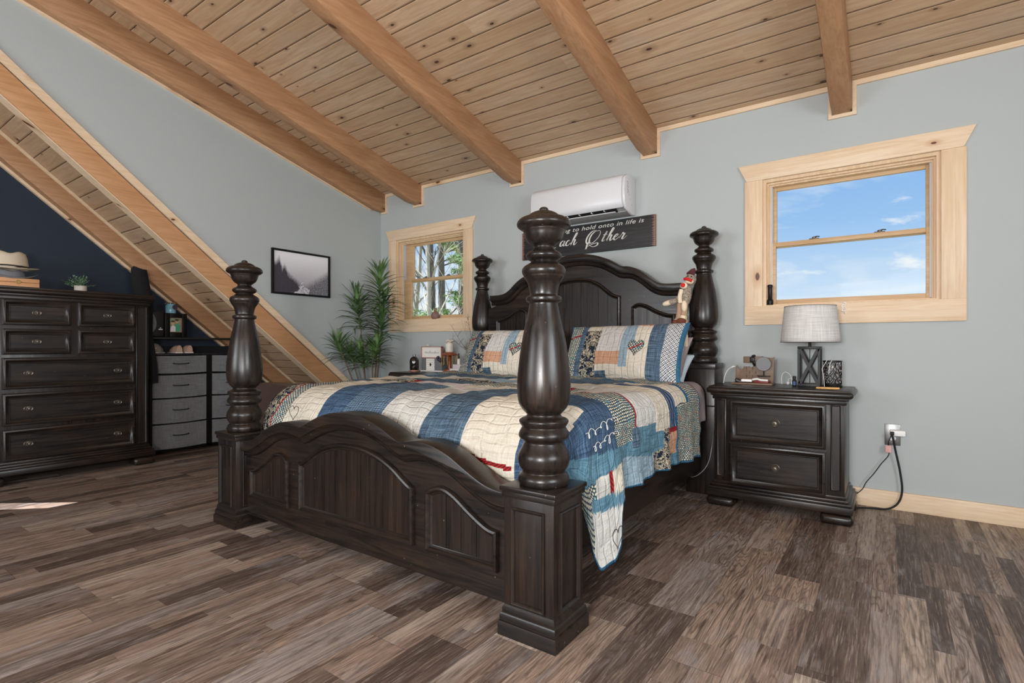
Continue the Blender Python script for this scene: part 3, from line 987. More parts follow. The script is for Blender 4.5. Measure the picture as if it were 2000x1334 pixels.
# sign with lettering
G = thing('wall_sign', 'black wooden sign with white script lettering under the air conditioner', 'sign', (2.677, 0, 1.988))
og = tuple(G.location)
MB().box((2.025, -.024, 1.86), (3.329, -.002, 2.116), .002).build('board', M['sign_board'], G, og)
def text(body, size, loc, parent, mat, shear=0.0, sx=1.0, off=0.0):
    cu = bpy.data.curves.new('lettering', 'FONT')
    cu.body = body; cu.size = size; cu.shear = shear; cu.extrude = .0006; cu.offset = off; cu.space_character = 1.08
    cu.materials.append(mat)
    o = bpy.data.objects.new('lettering', cu)
    COL.objects.link(o)
    bpy.context.view_layer.update()
    me = bpy.data.meshes.new_from_object(o.evaluated_get(bpy.context.evaluated_depsgraph_get()))
    bpy.data.objects.remove(o)
    m = bpy.data.objects.new('lettering', me)
    COL.objects.link(m)
    wdt = max(v.co.x for v in me.vertices)
    for v in me.vertices: v.co.x *= sx/wdt if sx > 1e-6 else 1
    m.parent = parent
    m.location = loc
    m.rotation_euler = (PI/2, 0, 0)
    return m
text('The best thing to hold onto in life is', .050, (2.09-og[0], -.0255, 2.064-og[2]), G, M['sign_white'], .3, 1.145, 0)
# calligraphic second line: strokes as flat ribbons, thick on the down strokes
def strokes(lst, ox, oz, s, y, mat, parent, og, w0=.0022, w1=.0065):
    mb = MB()
    for kk, st in enumerate(lst):
        p = interp([(a, b) for a, b in st], 8)
        n = len(p)
        L = []; R = []
        for i, (a, b) in enumerate(p):
            q0 = p[max(i-1, 0)]; q1 = p[min(i+1, n-1)]
            d = Vector((q1[0]-q0[0], q1[1]-q0[1]))
            if d.length < 1e-9: d = Vector((1, 0))
            d.normalize()
            k = max(0, -d.y) ** 1.5
            w = (w0 + (w1-w0)*k) * min(1, .35+3*min(i, n-1-i)/n)
            nn = Vector((-d.y, d.x))
            L.append([mb.bm.verts.new((ox+a*s+nn.x*w, yy, oz+b*s+nn.y*w)) for yy in (y-.00007*kk, y+.0022)])
            R.append([mb.bm.verts.new((ox+a*s-nn.x*w, yy, oz+b*s-nn.y*w)) for yy in (y-.00007*kk, y+.0022)])
        for i in range(n-1):
            mb.face([L[i][0], L[i+1][0], R[i+1][0], R[i][0]])
            mb.face([L[i][0], L[i][1], L[i+1][1], L[i+1][0]]); mb.face([R[i][0], R[i+1][0], R[i+1][1], R[i][1]])
    return mb.build('letter', mat, parent, og)
Et = [[(.62, 1.05), (.5, 1.22), (.2, 1.15), (.12, .92), (.35, .8), (.1, .62), (-.1, .3), (.1, .0), (.5, .05), (.75, .3)], [(-.35, -.15), (-.1, -.32), (.3, -.28), (.75, -.02)]]
at = [[(.42, .48), (.25, .55), (.05, .35), (.05, .08), (.2, .0), (.42, .3), (.5, .52), (.42, .1), (.55, .0), (.72, .2)]]
ct = [[(.4, .45), (.28, .55), (.08, .38), (.03, .12), (.18, -.02), (.42, .1), (.6, .28)]]
ht = [[(-.1, .1), (.25, .6), (.48, 1.1), (.4, 1.22), (.28, 1.0), (.12, .5), (0, 0)], [(.04, .15), (.25, .5), (.4, .5), (.34, .2), (.38, .0), (.5, .02), (.7, .25)]]
Ot = [[(.7, 1.1), (.35, 1.08), (.02, .75), (-.08, .3), (.1, -.03), (.45, .0), (.85, .4), (1.0, .85), (.85, 1.12), (.55, 1.1)], [(.5, 1.2), (.0, 1.12), (-.35, .7), (-.42, .25), (-.25, -.05), (.1, -.1)], [(-.1, .1), (-.2, -.2), (-.2, -.62)], [(-.3, -.62), (-.1, -.35), (.5, -.15), (.95, -.1), (.98, -.32), (.6, -.45), (.2, -.32), (-.05, -.1)]]
tt_ = [[(.0, .1), (.2, .45), (.38, .95), (.2, .5), (.08, .1), (.2, 0), (.35, .15)], [(.02, .62), (.25, .66), (.5, .64)]]
et = [[(.03, .25), (.25, .3), (.4, .48), (.28, .55), (.08, .38), (.03, .12), (.18, -.02), (.4, .1), (.58, .28)]]
rt = [[(0, .1), (.2, .45), (.28, .62), (.38, .5), (.5, .52), (.4, .25), (.35, .05), (.48, 0), (.8, .28)]]
lay = [(Et, 2.335), (at, 2.435), (ct, 2.495), (ht, 2.55), (Ot, 2.735), (tt_, 2.85), (ht, 2.9), (et, 2.96), (rt, 3.01)]
for g, xx in lay:
    allst = [[((a + b*.3) + (xx-2.235)/.085, b) for a, b in st] for st in g]
    strokes(allst, 2.235, 1.948, .085, -.0262, M['sign_white'], G, og, .0022, .0068)

# framed forest print
Fp = thing('framed_print', 'misty forest river print in thin black frame on the grey left wall', 'picture', (0, -1.04, 1.776))
og = tuple(Fp.location)
y0, y1, z0, z1 = -1.366, -.714, 1.555, 1.997
mb = MB()
for a, b in (((.001, y0, z0), (.028, y0+.02, z1)), ((.001, y1-.02, z0), (.028, y1, z1)), ((.001, y0+.02, z0), (.028, y1-.02, z0+.02)), ((.001, y0+.02, z1-.02), (.028, y1-.02, z1))): mb.box(a, b, .0015)
mb.build('frame', M['black_metal'], Fp, og)
mb = MB()
vs_ = [mb.bm.verts.new(p) for p in ((.014, y0+.018, z0+.018), (.014, y1-.018, z0+.018), (.014, y1-.018, z1-.018), (.014, y0+.018, z1-.018))]
f = mb.face(vs_)
uvl = mb.bm.loops.layers.uv.new('UVMap')
for l, uv in zip(f.loops, ((0, 0), (1, 0), (1, 1), (0, 1))): l[uvl].uv = uv
mb.build('print', M['misty_print'], Fp, og)

# wall outlet, adapter and cords
O = thing('outlet', 'brushed metal wall outlet plate right of the nightstand', 'outlet', (4.89, 0, .477))
og = tuple(O.location)
MB().box((4.848, -.006, .41), (4.931, -.0005, .545), .002).build('cover_plate', M['steel'], O, og)
mb = MB()
for zz in (.455, .5): mb.lathe([(.017, -.0065), (.017, -.008), (.0, -.008)], (4.89, 0, zz), 20, 'y', (1, .85))
mb.build('socket', M['white_plastic'], O, og)
D = tag(MB().box((4.874, -.05, .474), (4.957, -.009, .512), .008, 3).build('power_adapter', M['white_plastic'], None, (4.9, 0, .49)), 'white plug-in adapter on the outlet plate', 'adapter')
Cc = thing('extension_lead', 'thick black power cord from the adapter to the floor', 'cord', (4.885, -.06, .5))
og = tuple(Cc.location)
MB().box((4.876, -.075, .482), (4.898, -.05, .504), .004).build('plug', M['black_matte'], Cc, og)
pc = interp([(4.886, -.07, .49), (4.892, -.07, .46), (4.905, -.05, .38), (4.928, -.04, .25), (4.938, -.04, .13), (4.915, -.05, .05), (4.86, -.06, .009), (4.78, -.09, .008), (4.70, -.14, .008), (4.66, -.2, .008)], 6)
MB().tube(pc, .006, 8).build('cable', M['black_matte'], Cc, og)
Cd = thing('charger_cord', 'thin black cord with pink label hanging from the outlet', 'cord', (4.87, -.03, .44))
og = tuple(Cd.location)
pc = interp([(4.884, -.055, .482), (4.87, -.05, .44), (4.868, -.045, .40), (4.868, -.045, .35), (4.83, -.04, .29), (4.79, -.04, .22), (4.75, -.04, .16), (4.728, -.04, .11), (4.69, -.04, .07), (4.655, -.07, .06)], 6)
MB().tube(pc, .0028, 7).build('cable', M['black_matte'], Cd, og)
MB().box((4.851, -.052, .368), (4.885, -.04, .413), .002).build('label_tag', M['sticker_pink'], Cd, og)

# flashlight standing in the big window, bit of twine, vase in the small window
mb = MB().lathe([(.0, 1.343), (.0185, 1.343), (.02, 1.347), (.0205, 1.372), (.019, 1.378), (.0145, 1.386), (.0145, 1.47), (.0165, 1.475), (.0165, 1.485), (.013, 1.49), (.0, 1.49)], (4.17, .01, 0), 20)
o = mb.build('flashlight', M['black_metal'], None, (4.17, .01, 1.343)); tag(o, 'black flashlight standing upright in the left corner of the large window', 'flashlight')
mb = MB()
tw = [(4.625+.012*math.sin(k*1.1), -.03-.004*math.cos(k*1.7), 1.335-.005*k+.006*math.sin(k*2.3)) for k in range(15)]
mb.tube(interp(tw, 3), .0035, 6)
mb.tube([(4.63, -.028, 1.335), (4.6, .0, 1.343), (4.56, .02, 1.343)], .002, 5)
o = mb.build('twine', M['white_paint'], None, (4.62, -.03, 1.33)); tag(o, 'knotted bit of white twine hanging over the large window ledge', 'string')
mb = MB().lathe([(0, 1.3375), (.03, 1.3375), (.044, 1.355), (.047, 1.38), (.036, 1.405), (.014, 1.422), (.011, 1.45), (.015, 1.456), (.009, 1.455), (.008, 1.42)], (.862, .012, 0), 24, caps=False)
o = mb.build('bud_vase', M['clay'], None, (.862, .012, 1.3375)); tag(o, 'small round brown bud vase on the small window ledge', 'vase')
from mathutils import noise as mnoise

# ================================================================ the bed
BED = thing('four_poster_bed', 'large black-brown four-poster bed with turned posts and arched headboard', 'bed', (2.76, -1.4, 0))
og = tuple(BED.location)
DX, DY, DZ = M['dark_x'], M['dark_y'], M['dark_z']
PROF = [(0, 1.022), (.012, 1.019), (.017, 1.012), (.018, 1.007), (.03, 1.004), (.045, .998), (.056, .990), (.06, .984), (.067, .983), (.081, .979), (.094, .97), (.1, .958), (.098, .948), (.088, .94), (.079, .936), (.077, .931), (.074, .924), (.07, .91), (.063, .895), (.05, .883), (.039, .875), (.038, .868), (.046, .86), (.062, .85), (.067, .84), (.062, .829), (.05, .822), (.048, .817), (.058, .81), (.074, .8), (.081, .788), (.08, .775), (.075, .766), (.073, .76), (.06, .74), (.053, .715), (.051, .697), (.055, .693), (.065, .688), (.066, .68), (.064, .672), (.055, .667), (.0535, .66), (.061, .62), (.069, .585), (.0785, .54), (.088, .48), (.0955, .42), (.0993, .361), (.0955, .309), (.0863, .284), (.072, .266), (.063, .257), (.068, .247), (.086, .24), (.0915, .231), (.086, .218), (.081, .211), (.085, .203), (.093, .186), (.091, .172), (.0745, .158), (.076, .148), (.083, .133), (.0935, .114), (.097, .095), (.092, .07), (.082, .053), (.081, .046), (.09, .037), (.0955, .022), (.092, .006), (.085, 0)]
def post(name, cx, cy, base, k, foot):
    P = MB().lathe([(max(r, 0), base+z*k) for r, z in reversed(interp(PROF, 3))], (cx, cy, 0), 48).build(name, DZ, BED, og)
    # every turned post sits on a square pillar
    if foot:
        b = .105
        mb = MB().box((cx-b, cy-b, .06), (cx+b, cy+b, .5), .003)
        mb.build('pillar', DZ, P, og)
        mb = MB().box((cx-b-.008, cy-b-.008, .5), (cx+b+.008, cy+b+.008, .524), .004).box((cx-b-.014, cy-b-.014, .522), (cx+b+.014, cy+b+.014, .541), .005)
        mb.build('pillar_cap', DX, P, og)
        sq = lambda h: [(cx-h, cy-h), (cx+h, cy-h), (cx+h, cy+h), (cx-h, cy+h)]
        mb = MB().mold(sq(.1225), [(0, 0), (0, .044), (.002, .05), (.006, .052), (.005, .066), (.008, .078), (.013, .082), (.012, .092), (.016, .104), (.0185, .112)], 'xy', 0, True, 1)
        mb.build('plinth', DX, P, og)
        pr = [(0, 0), (0, .008), (.004, .012), (.009, .009), (.013, .002), (.013, 0)]
        mb = MB()
        mb.mold([(cx-.07, .118), (cx+.07, .118), (cx+.07, .468), (cx-.07, .468)], pr, 'xz', cy-b, True, -1)
        mb.mold([(cy-.07, .118), (cy+.07, .118), (cy+.07, .468), (cy-.07, .468)], pr, 'yz', cx+b, True, 1)
        mb.mold([(cy-.07, .118), (cy+.07, .118), (cy+.07, .468), (cy-.07, .468)], pr, 'yz', cx-b, True, -1)
        mb.build('panel_frame', DZ, P, og)
    else:
        b = .1
        MB().box((cx-b, cy-b, 0), (cx+b, cy+b, base-.04), .003).box((cx-b-.003, cy-b-.003, .62), (cx+b+.003, cy+b+.003, .63)).build('pillar', DZ, P, og)
        MB().box((cx-b-.008, cy-b-.008, base-.04), (cx+b+.008, cy+b+.008, base), .005).build('pillar_cap', DX, P, og)
    return P
post('foot_post', 3.829, -2.53, .541, 1.0, True)
post('foot_post', 1.716, -2.53, .541, 1.0, True)
post('head_post', 3.777, -.255, .925, .97, False)
post('head_post', 1.725, -.255, .925, .97, False)

def sym(c, half):
    r = interp(half, 5)
    return [(c-a, b) for a, b in reversed(r)][:-1] + [(c+a, b) for a, b in r]
# footboard
fc = 2.773
H1 = interp([(0, .731), (.1, .724), (.18, .706), (.25, .682), (.31, .655), (.348, .639), (.376, .632)], 5)
H2 = interp([(.376, .632), (.405, .637), (.46, .646), (.52, .645), (.585, .632), (.66, .605), (.74, .563), (.82, .525), (.885, .508), (.952, .505)], 5)
half = H1 + H2[1:]
top = [(fc-a, b) for a, b in reversed(half)][:-1] + [(fc+a, b) for a, b in half]
mb = MB().prism([(fc+.952, .075), (fc-.952, .075)] + [(a, b-.012) for a, b in top], 'xz', -2.575, -2.5)
FB = mb.build('footboard', DX, BED, og)
# crown: runs along the top, stepping out to the front
mb = MB()
mb.prism([(a, b) for a, b in top] + [(a, b-.055) for a, b in reversed(top)], 'xz', -2.612, -2.488, bev=.004)
mb.mold([(a, b-.05) for a, b in reversed(top)], [(0, .0), (0, .03), (.006, .032), (.012, .026), (.022, .016), (.026, .015), (.028, .018), (.034, .015), (.04, .004), (.04, 0)], 'xz', -2.575, False, -1)
mb.build('crown_molding', DX, FB, og)
MP = [(0, 0), (0, .012), (.004, .02), (.012, .023), (.018, .018), (.022, .008), (.03, .006), (.034, .002), (.036, 0)]
def panel(parent, pts, y, prof=MP, planks=True, zb=None):
    mb = MB().mold(pts, prof, 'xz', y, True, -1)
    F = mb.build('panel_molding', DX, parent, og)
    # tongue and groove planks seen inside the molding: raised boards with gaps between
    xa = min(p[0] for p in pts)+.03; xb = max(p[0] for p in pts)-.03
    n = max(2, round((xb-xa)/.083))
    mb = MB()
    def ztop(x):
        best = None
        for i in range(len(pts)):
            a = pts[i]; b = pts[(i+1) % len(pts)]
            if (a[0]-x)*(b[0]-x) <= 0 and abs(a[0]-b[0]) > 1e-6:
                z = a[1] + (b[1]-a[1])*(x-a[0])/(b[0]-a[0])
                best = z if best is None else max(best, z)
        return best if best is not None else pts[0][1]
    zlo = min(p[1] for p in pts)+.02
    for k in range(n):
        a = xa + (xb-xa)*k/n + (.0012 if k else -.01); b = xa + (xb-xa)*(k+1)/n - (.0012 if k < n-1 else -.01)
        xsx = [a + (b-a)*q/5 for q in range(6)]
        tp = [(x, ztop(min(max(x, xa-.028), xb+.028))-.012) for x in xsx]
        mb.prism([(b, zlo), (a, zlo)] + tp, 'xz', y-.004, y+.01)
    mb.build('planks', DZ, parent, og)
    return F
cen = sym(2.785, [(0, .58), (.1, .574), (.2, .552), (.29, .515), (.36, .472), (.4, .449), (.42, .445)])
panel(FB, [(2.785-.42, .19), (2.785+.42, .19)] + cen[::-1], -2.575)
def sidepts(c, sg):
    # S-curved top, low at the outside
    tp = interp([(-.19, .345), (-.14, .353), (-.06, .395), (.02, .445), (.075, .467), (.12, .468), (.16, .455), (.19, .437)], 4)
    if sg < 0:
        up = [(c + a, b) for a, b in tp]
    else:
        up = [(c - a, b) for a, b in tp][::-1]
    return [(c-.19, .185), (c+.19, .185)] + up[::-1]
panel(FB, sidepts(2.077, -1), -2.575)
panel(FB, sidepts(3.468, 1), -2.575)
# headboard
hc = 2.751
G1 = interp([(0, 1.802), (.1, 1.796), (.2, 1.774), (.275, 1.746), (.346, 1.706), (.4, 1.675), (.425, 1.668)], 5)
G2 = interp([(.425, 1.668), (.47, 1.664), (.53, 1.645), (.6, 1.6), (.66, 1.55), (.72, 1.519), (.79, 1.509), (.88, 1.509)], 5)
halfh = G1 + G2[1:]
toph = [(hc-a, b) for a, b in reversed(halfh)][:-1] + [(hc+a, b) for a, b in halfh]
sh = [(hc+.83, 1.47), (hc+.825, 1.44), (hc+.845, 1.415), (hc+.88, 1.4), (hc+.93, 1.395)]
poly = [(hc-.93, .42)] + [(2*hc-a, b) for a, b in reversed(sh)] + [p if abs(p[0]-hc) < .82 else (hc+(.82 if p[0] > hc else -.82), p[1]) for p in [(a, b-.02) for a, b in toph]] + sh + [(hc+.93, .42)]
cl = [poly[0]]
for p in poly[1:]:
    if (Vector(p)-Vector(cl[-1])).length > 1e-4: cl.append(p)
HB = MB().prism(cl, 'xz', -.285, -.225).build('headboard', DX, BED, og)
mb = MB()
mb.prism([(a, b) for a, b in toph] + [(a, b-.045) for a, b in reversed(toph)], 'xz', -.33, -.2, bev=.004)
mb.mold([(a, b-.04) for a, b in reversed(toph)], [(0, .0), (0, .035), (.008, .034), (.014, .026), (.024, .016), (.03, .015), (.034, .02), (.04, .018), (.05, .006), (.05, 0)], 'xz', -.285, False, -1)
mb.build('crown_molding', DX, HB, og)
ch = sym(hc, [(0, 1.605), (.08, 1.6), (.15, 1.582), (.22, 1.548), (.28, 1.5), (.33, 1.463), (.37, 1.448), (.394, 1.446)])
panel(HB, [(hc-.394, .95), (hc+.394, .95)] + ch[::-1], -.285)
def headside(sg):
    tp = interp([(.485, 1.35), (.52, 1.373), (.56, 1.378), (.62, 1.358), (.69, 1.32), (.77, 1.291), (.83, 1.286)], 4)
    if sg > 0: return [(hc+.485, .95), (hc+.83, .95)] + [(hc+a, b) for a, b in tp][::-1]
    return [(hc-.83, .95), (hc-.485, .95)] + [(hc-a, b) for a, b in tp]
panel(HB, headside(1), -.285); panel(HB, headside(-1), -.285)
# rails
for x in (3.765, 1.75):
    MB().box((x-.02, -2.43, .167), (x+.02, -.34, .42), .004).build('side_rail', DY, BED, og)
MB().box((2.74, -2.1, .0), (2.8, -.5, .12)).box((1.8, -2.4, .3), (3.74, -.36, .36)).build('slat_platform', DY, BED, og)

# mattress
o = MB().box((1.80, -2.3, .362), (3.74, -.36, .765), .13, 6).build('mattress', simple('mattress_white', '#cfccc8', .9), None, (2.76, -1.4, .362))
tag(o, 'mattress of the four-poster bed under the patchwork quilt', 'mattress')

# quilt --------------------------------------------------------------
def ztop(x, y):
    z = .818
    if y > -1.0: z = .818 + .01*math.sin((y+1)*3)
    z -= .012*max(0, (-y-1.2))
    z += .006*math.sin(x*5.1+y*2.2) + .004*math.sin(x*11-y*9)
    return z
def zbot(y):
    P = [(-2.44, .5), (-2.38, .5), (-2.33, .36), (-2.28, .19), (-2.24, .108), (-2.16, .125), (-2.13, .15), (-2.10, .19), (-2.085, .3), (-2.05, .37), (-1.9, .392), (-1.5, .388), (-1.22, .385), (-1.15, .37), (-1.0, .36), (-.75, .345), (-.6, .345)]
    if y <= P[0][0]: return P[0][1]
    for (a, b), (c, d) in zip(P, P[1:]):
        if a <= y <= c: return b + (d-b)*(y-a)/(c-a)
    return P[-1][1]
rnd = random.Random(4)
def topfab(x, y):
    if y > -.97: return 'dots2'
    if y > -1.01: return 'bind'
    if y < -1.84 - .05*math.sin(x*7):
        for b, n in ((1.70, 'teal'), (1.835, 'floral'), (1.853, 'red'), (1.96, 'dots'), (2.262, 'cream'), (2.46, 'denim'), (2.767, 'navyc'), (3.06, 'white'), (3.327, 'denimd'), (3.64, 'cream2')):
            if x < b: return n
        if x < 3.87 and y > -2.35 and x > 3.62 and x < 3.84 and y < -2.24: return 'cream2'
        return 'denim'
    rows = [(-1.80, [(1.8, 'floral'), (2.0, 'dots'), (2.05, 'red'), (2.42, 'cream'), (2.8, 'white2'), (3.0, 'lilac'), (3.3, 'white'), (9, 'denim')]),
            (-1.66, [(1.75, 'white'), (2.0, 'navyc'), (2.3, 'floral'), (2.36, 'red'), (2.8, 'lilac'), (3.3, 'cream'), (3.5, 'red'), (9, 'dots')]),
            (-1.48, [(2.0, 'cream'), (2.25, 'sky'), (2.7, 'denimd'), (3.1, 'dots'), (3.35, 'cream2'), (9, 'white')]),
            (-1.33, [(1.9, 'denim'), (2.4, 'cream'), (2.8, 'floral'), (3.2, 'lilac'), (3.25, 'red'), (9, 'cream2')]),
            (-1.2, [(2.2, 'navyc'), (2.6, 'white'), (3.0, 'sky'), (3.5, 'denimd'), (9, 'cream')]),
            (9, [(2.0, 'sky'), (2.7, 'denimd'), (3.1, 'cream'), (3.5, 'navyc'), (9, 'cream')])]
    for yb, L in rows:
        if y < yb:
            for xb, n in L:
                if x < xb: return n
def sidefab(y, z):
    if y > -1.185: return 'dots2'
    if y > -1.215: return 'bind'
    if z < .42 and y < -2.03:
        if y < -2.27: return 'dots'
        if z < .36: return 'white2'
        return 'teal' if z > .2 else 'white'
    if y < -2.23 and z < .6: return 'dots' if z < .48 else 'teal'
    if z < .515 + .02*math.sin(y*9):
        for b, n in ((-2.13, 'white'), (-2.105, 'red'), (-1.995, 'cream'), (-1.94, 'denimd'), (-1.545, 'sky'), (-1.36, 'floral')):
            if y < b: return n
        return 'teal' if z < .45 else ('red' if z > .53 else 'peach')
    if z < .60:
        if y < -2.25: return 'denim'
        if -1.845 < y < -1.77 and z > .57: return 'denimd'
        if y < -1.51: return 'teal'
        if y < -1.42: return 'teal'
        if y < -1.34: return 'floral'
        return 'red' if z > .57 else 'peach'
    if y < -2.03: return 'denim'
    if y < -1.835: return 'dots'
    if y < -1.765 and z < .66: return 'denimd'
    if y < -1.80: return 'dots'
    if y < -1.782 and z > .66: return 'red'
    if y < -1.52: return 'white2' if z > .655 else 'teal'
    if y < -1.33: return 'cream'
    return 'stripes'
def topmix(x, y):
    # the side patches carry on over the shoulder of the quilt
    if x > 3.55 + .06*math.sin(y*11) and -2.2 < y < -1.21: return sidefab(y, .8)
    return topfab(x, y)
NS, NTT = 250, 236
Rs, Rt = .115, .27
mb = MB()
uvl = mb.bm.loops.layers.uv.new('UVMap')
gridv = []; info = []
sl = 1.0; sarc = Rs*PI/2; sd = .48
tarc = Rt*PI/2
T0 = -.75; TF = -2.17; foot_drop = .22
Ttot = (T0-TF) + tarc + foot_drop
Stot = sl + sarc + sd
for j in range(NTT+1):
    t = Ttot*j/NTT
    if t < T0-TF: yy, dzt, fo = T0-t, 0.0, 0
    elif t < T0-TF+tarc:
        a = (t-(T0-TF))/Rt; yy, dzt, fo = TF-Rt*math.sin(a), Rt*(1-math.cos(a)), 0
    else:
        yy, dzt, fo = TF-Rt, Rt+(t-(T0-TF)-tarc), 1
    row = []; inf = []
    for i in range(NS+1):
        s_ = -Stot + 2*Stot*i/NS
        sg = 1 if s_ >= 0 else -1
        a_ = abs(s_)
        q = 0
        if a_ < sl: xx = 2.77 + s_; dzs = 0
        elif a_ < sl+sarc:
            an = (a_-sl)/Rs; xx = 2.77 + sg*(sl+Rs*math.sin(an)); dzs = Rs*(1-math.cos(an))
        else:
            q = (a_-sl-sarc)/sd; xx = 2.77 + sg*(sl+Rs); dzs = Rs
        z = ztop(xx, yy) - dzs - dzt
        if q > 0:
            zb = zbot(yy) if sg > 0 else .45
            zb = min(zb, z-.002)
            z = z + (zb-z)*q
            if sg > 0 and -2.4 < yy < -2.05: yshift = .055*q*q*min(1, (-2.05-yy)/.06)
            else: yshift = 0
            fold = .012*math.sin(yy*17)*q + .010*math.sin(yy*31+1)*q*q
            if sg > 0 and yy < -1.95: fold += .035*q*math.sin(min(1, (-1.95-yy)/.25)*PI)
            xx += sg*(fold + .012*q)
            if yy < -2.3: xx -= sg*(.08*min(1, (-2.3-yy)/.14))
        elif a_ > sl and yy < -2.3: xx -= sg*.08*min(1, (-2.3-yy)/.14)*(a_-sl)/sarc
        zz = z + .0035*math.sin(s_*41+yy*13) * math.sin(t*23)
        # keep the foot drop between the posts and behind the footboard
        if dzt > .06: 
            lim = 1.0 - .055*min(1, (dzt-.06)/.1)
        wr = mnoise.noise(Vector((s_*6, t*9, 1.7)))*.006 + mnoise.noise(Vector((s_*15, t*22, 4.1)))*.0035
        nx = sg if q > 0 else 0
        v = mb.bm.verts.new((xx + nx*wr*1.6, yy + (.006*math.sin(xx*19) - wr*1.2 if fo or dzt > .15 else 0) + (yshift if q > 0 else 0), zz + (0 if q > 0 else wr)))
        row.append(v); inf.append((s_, t, xx, yy, zz, q, sg))
    gridv.append(row); info.append(inf)
for j in range(NTT):
    for i in range(NS):
        a = info[j][i]; b = info[j+1][i+1]
        x, y, z = (a[2]+b[2])/2, (a[3]+b[3])/2, (a[4]+b[4])/2
        q = max(a[5], b[5]); sg = a[6]
        if q > .975 or j == 0: fn = 'bind'
        elif q > 0 and sg > 0: fn = sidefab(y, z)
        elif q > 0: fn = 'dots' if y > -2.2 else 'teal'
        else:
            yl = -(-T0 + (a[1]+b[1])/2)
            fn = topmix(x, y)
            if y < -2.43 and z < .585 and x > 3.33 and x < 3.62 and abs(z-(.575-(x-3.33)*.10)) < .010: fn = 'red'
            if y < -2.36 and 3.33 > x > 3.06 and z < .6: fn = 'navyc'
        f = mb.face([gridv[j][i], gridv[j][i+1], gridv[j+1][i+1], gridv[j+1][i]], True, FI[fn])
        if f:
            for l, (jj, ii) in zip(f.loops, ((j, i), (j, i+1), (j+1, i+1), (j+1, i))):
                l[uvl].uv = (info[jj][ii][1], info[jj][ii][0] + 5)
for f in mb.bm.faces: f.normal_flip()
Q = mb.build('quilt', FM, None, (2.77, -1.5, .8), sharp=False)
tag(Q, 'blue, cream and navy patchwork quilt spread over the bed', 'quilt')
md = Q.modifiers.new('thickness', 'SOLIDIFY'); md.thickness = .012; md.offset = -1
def stitch(pts, r, m, name='embroidery', parent=Q, og=(2.77, -1.5, .8)):
    return MB().tube(pts, r, 5).build(name, m, parent, og)
# looped white embroidery on the denim patch
def qx(y): 
    return 3.886+.012
for zz0, ya, yb in ((.69, -2.33, -2.02), (.63, -2.27, -2.03)):
    pts = []
    for k in range(120):
        u = k/119
        a = u*5.5*2*PI
        y = ya + (yb-ya)*u + .016*math.sin(a)
        z = zz0 + .045*u + (.012+.008*math.sin(a*.37))*math.cos(a) + .006*math.sin(a*.5)
        dx = max(0, z-.66)
        pts.append((3.901 - .6*dx*dx*3, y, z))
    stitch(pts, .0011, M['white_paint'])
def heart(cx, cz, s, n=40):
    return [(cx + s*16*math.sin(a)**3/16, cz + s*(13*math.cos(a)-5*math.cos(2*a)-2*math.cos(3*a)-math.cos(4*a))/16) for a in [2*PI*k/n for k in range(n+1)]]
hp = heart(2.09, .67, .045)
stitch([(x, -2.44 + max(0, (z-.62))**2*1.6 - .008, z) for x, z in hp], .0016, M['black_matte'])
hp = heart(-2.13, .25, .05)
stitch([(3.945, y, z) for y, z in hp], .0016, M['black_matte'])

# lilac-grey sheet hanging out at the head end
mb = MB()
rows = []
for j in range(26):
    y = -.80 + .34*j/25
    row = []
    for i in range(30):
        t = i/29
        if t < .35: x = 3.45+.3*t/.35; z = .795
        elif t < .6:
            a = (t-.35)/.25*PI/2; x = 3.75+.09*math.sin(a); z = .795-.09*(1-math.cos(a))
        else:
            x = 3.84+.01*math.sin(y*50)*(t-.6)*2; z = .705-(t-.6)/.4*.17
        row.append(mb.bm.verts.new((x, y, z+.004*math.sin(y*30+t*9))))
    rows.append(row)
for a, b in zip(rows, rows[1:]):
    for i in range(29): mb.face([a[i], a[i+1], b[i+1], b[i]], True)
o = mb.build('bed_sheet', M['sheet_mauve'], None, (3.7, -.6, .7), sharp=False)
md = o.modifiers.new('thickness', 'SOLIDIFY'); md.thickness = .006
tag(o, 'mauve-grey bed sheet showing past the quilt beside the right head post', 'sheet')

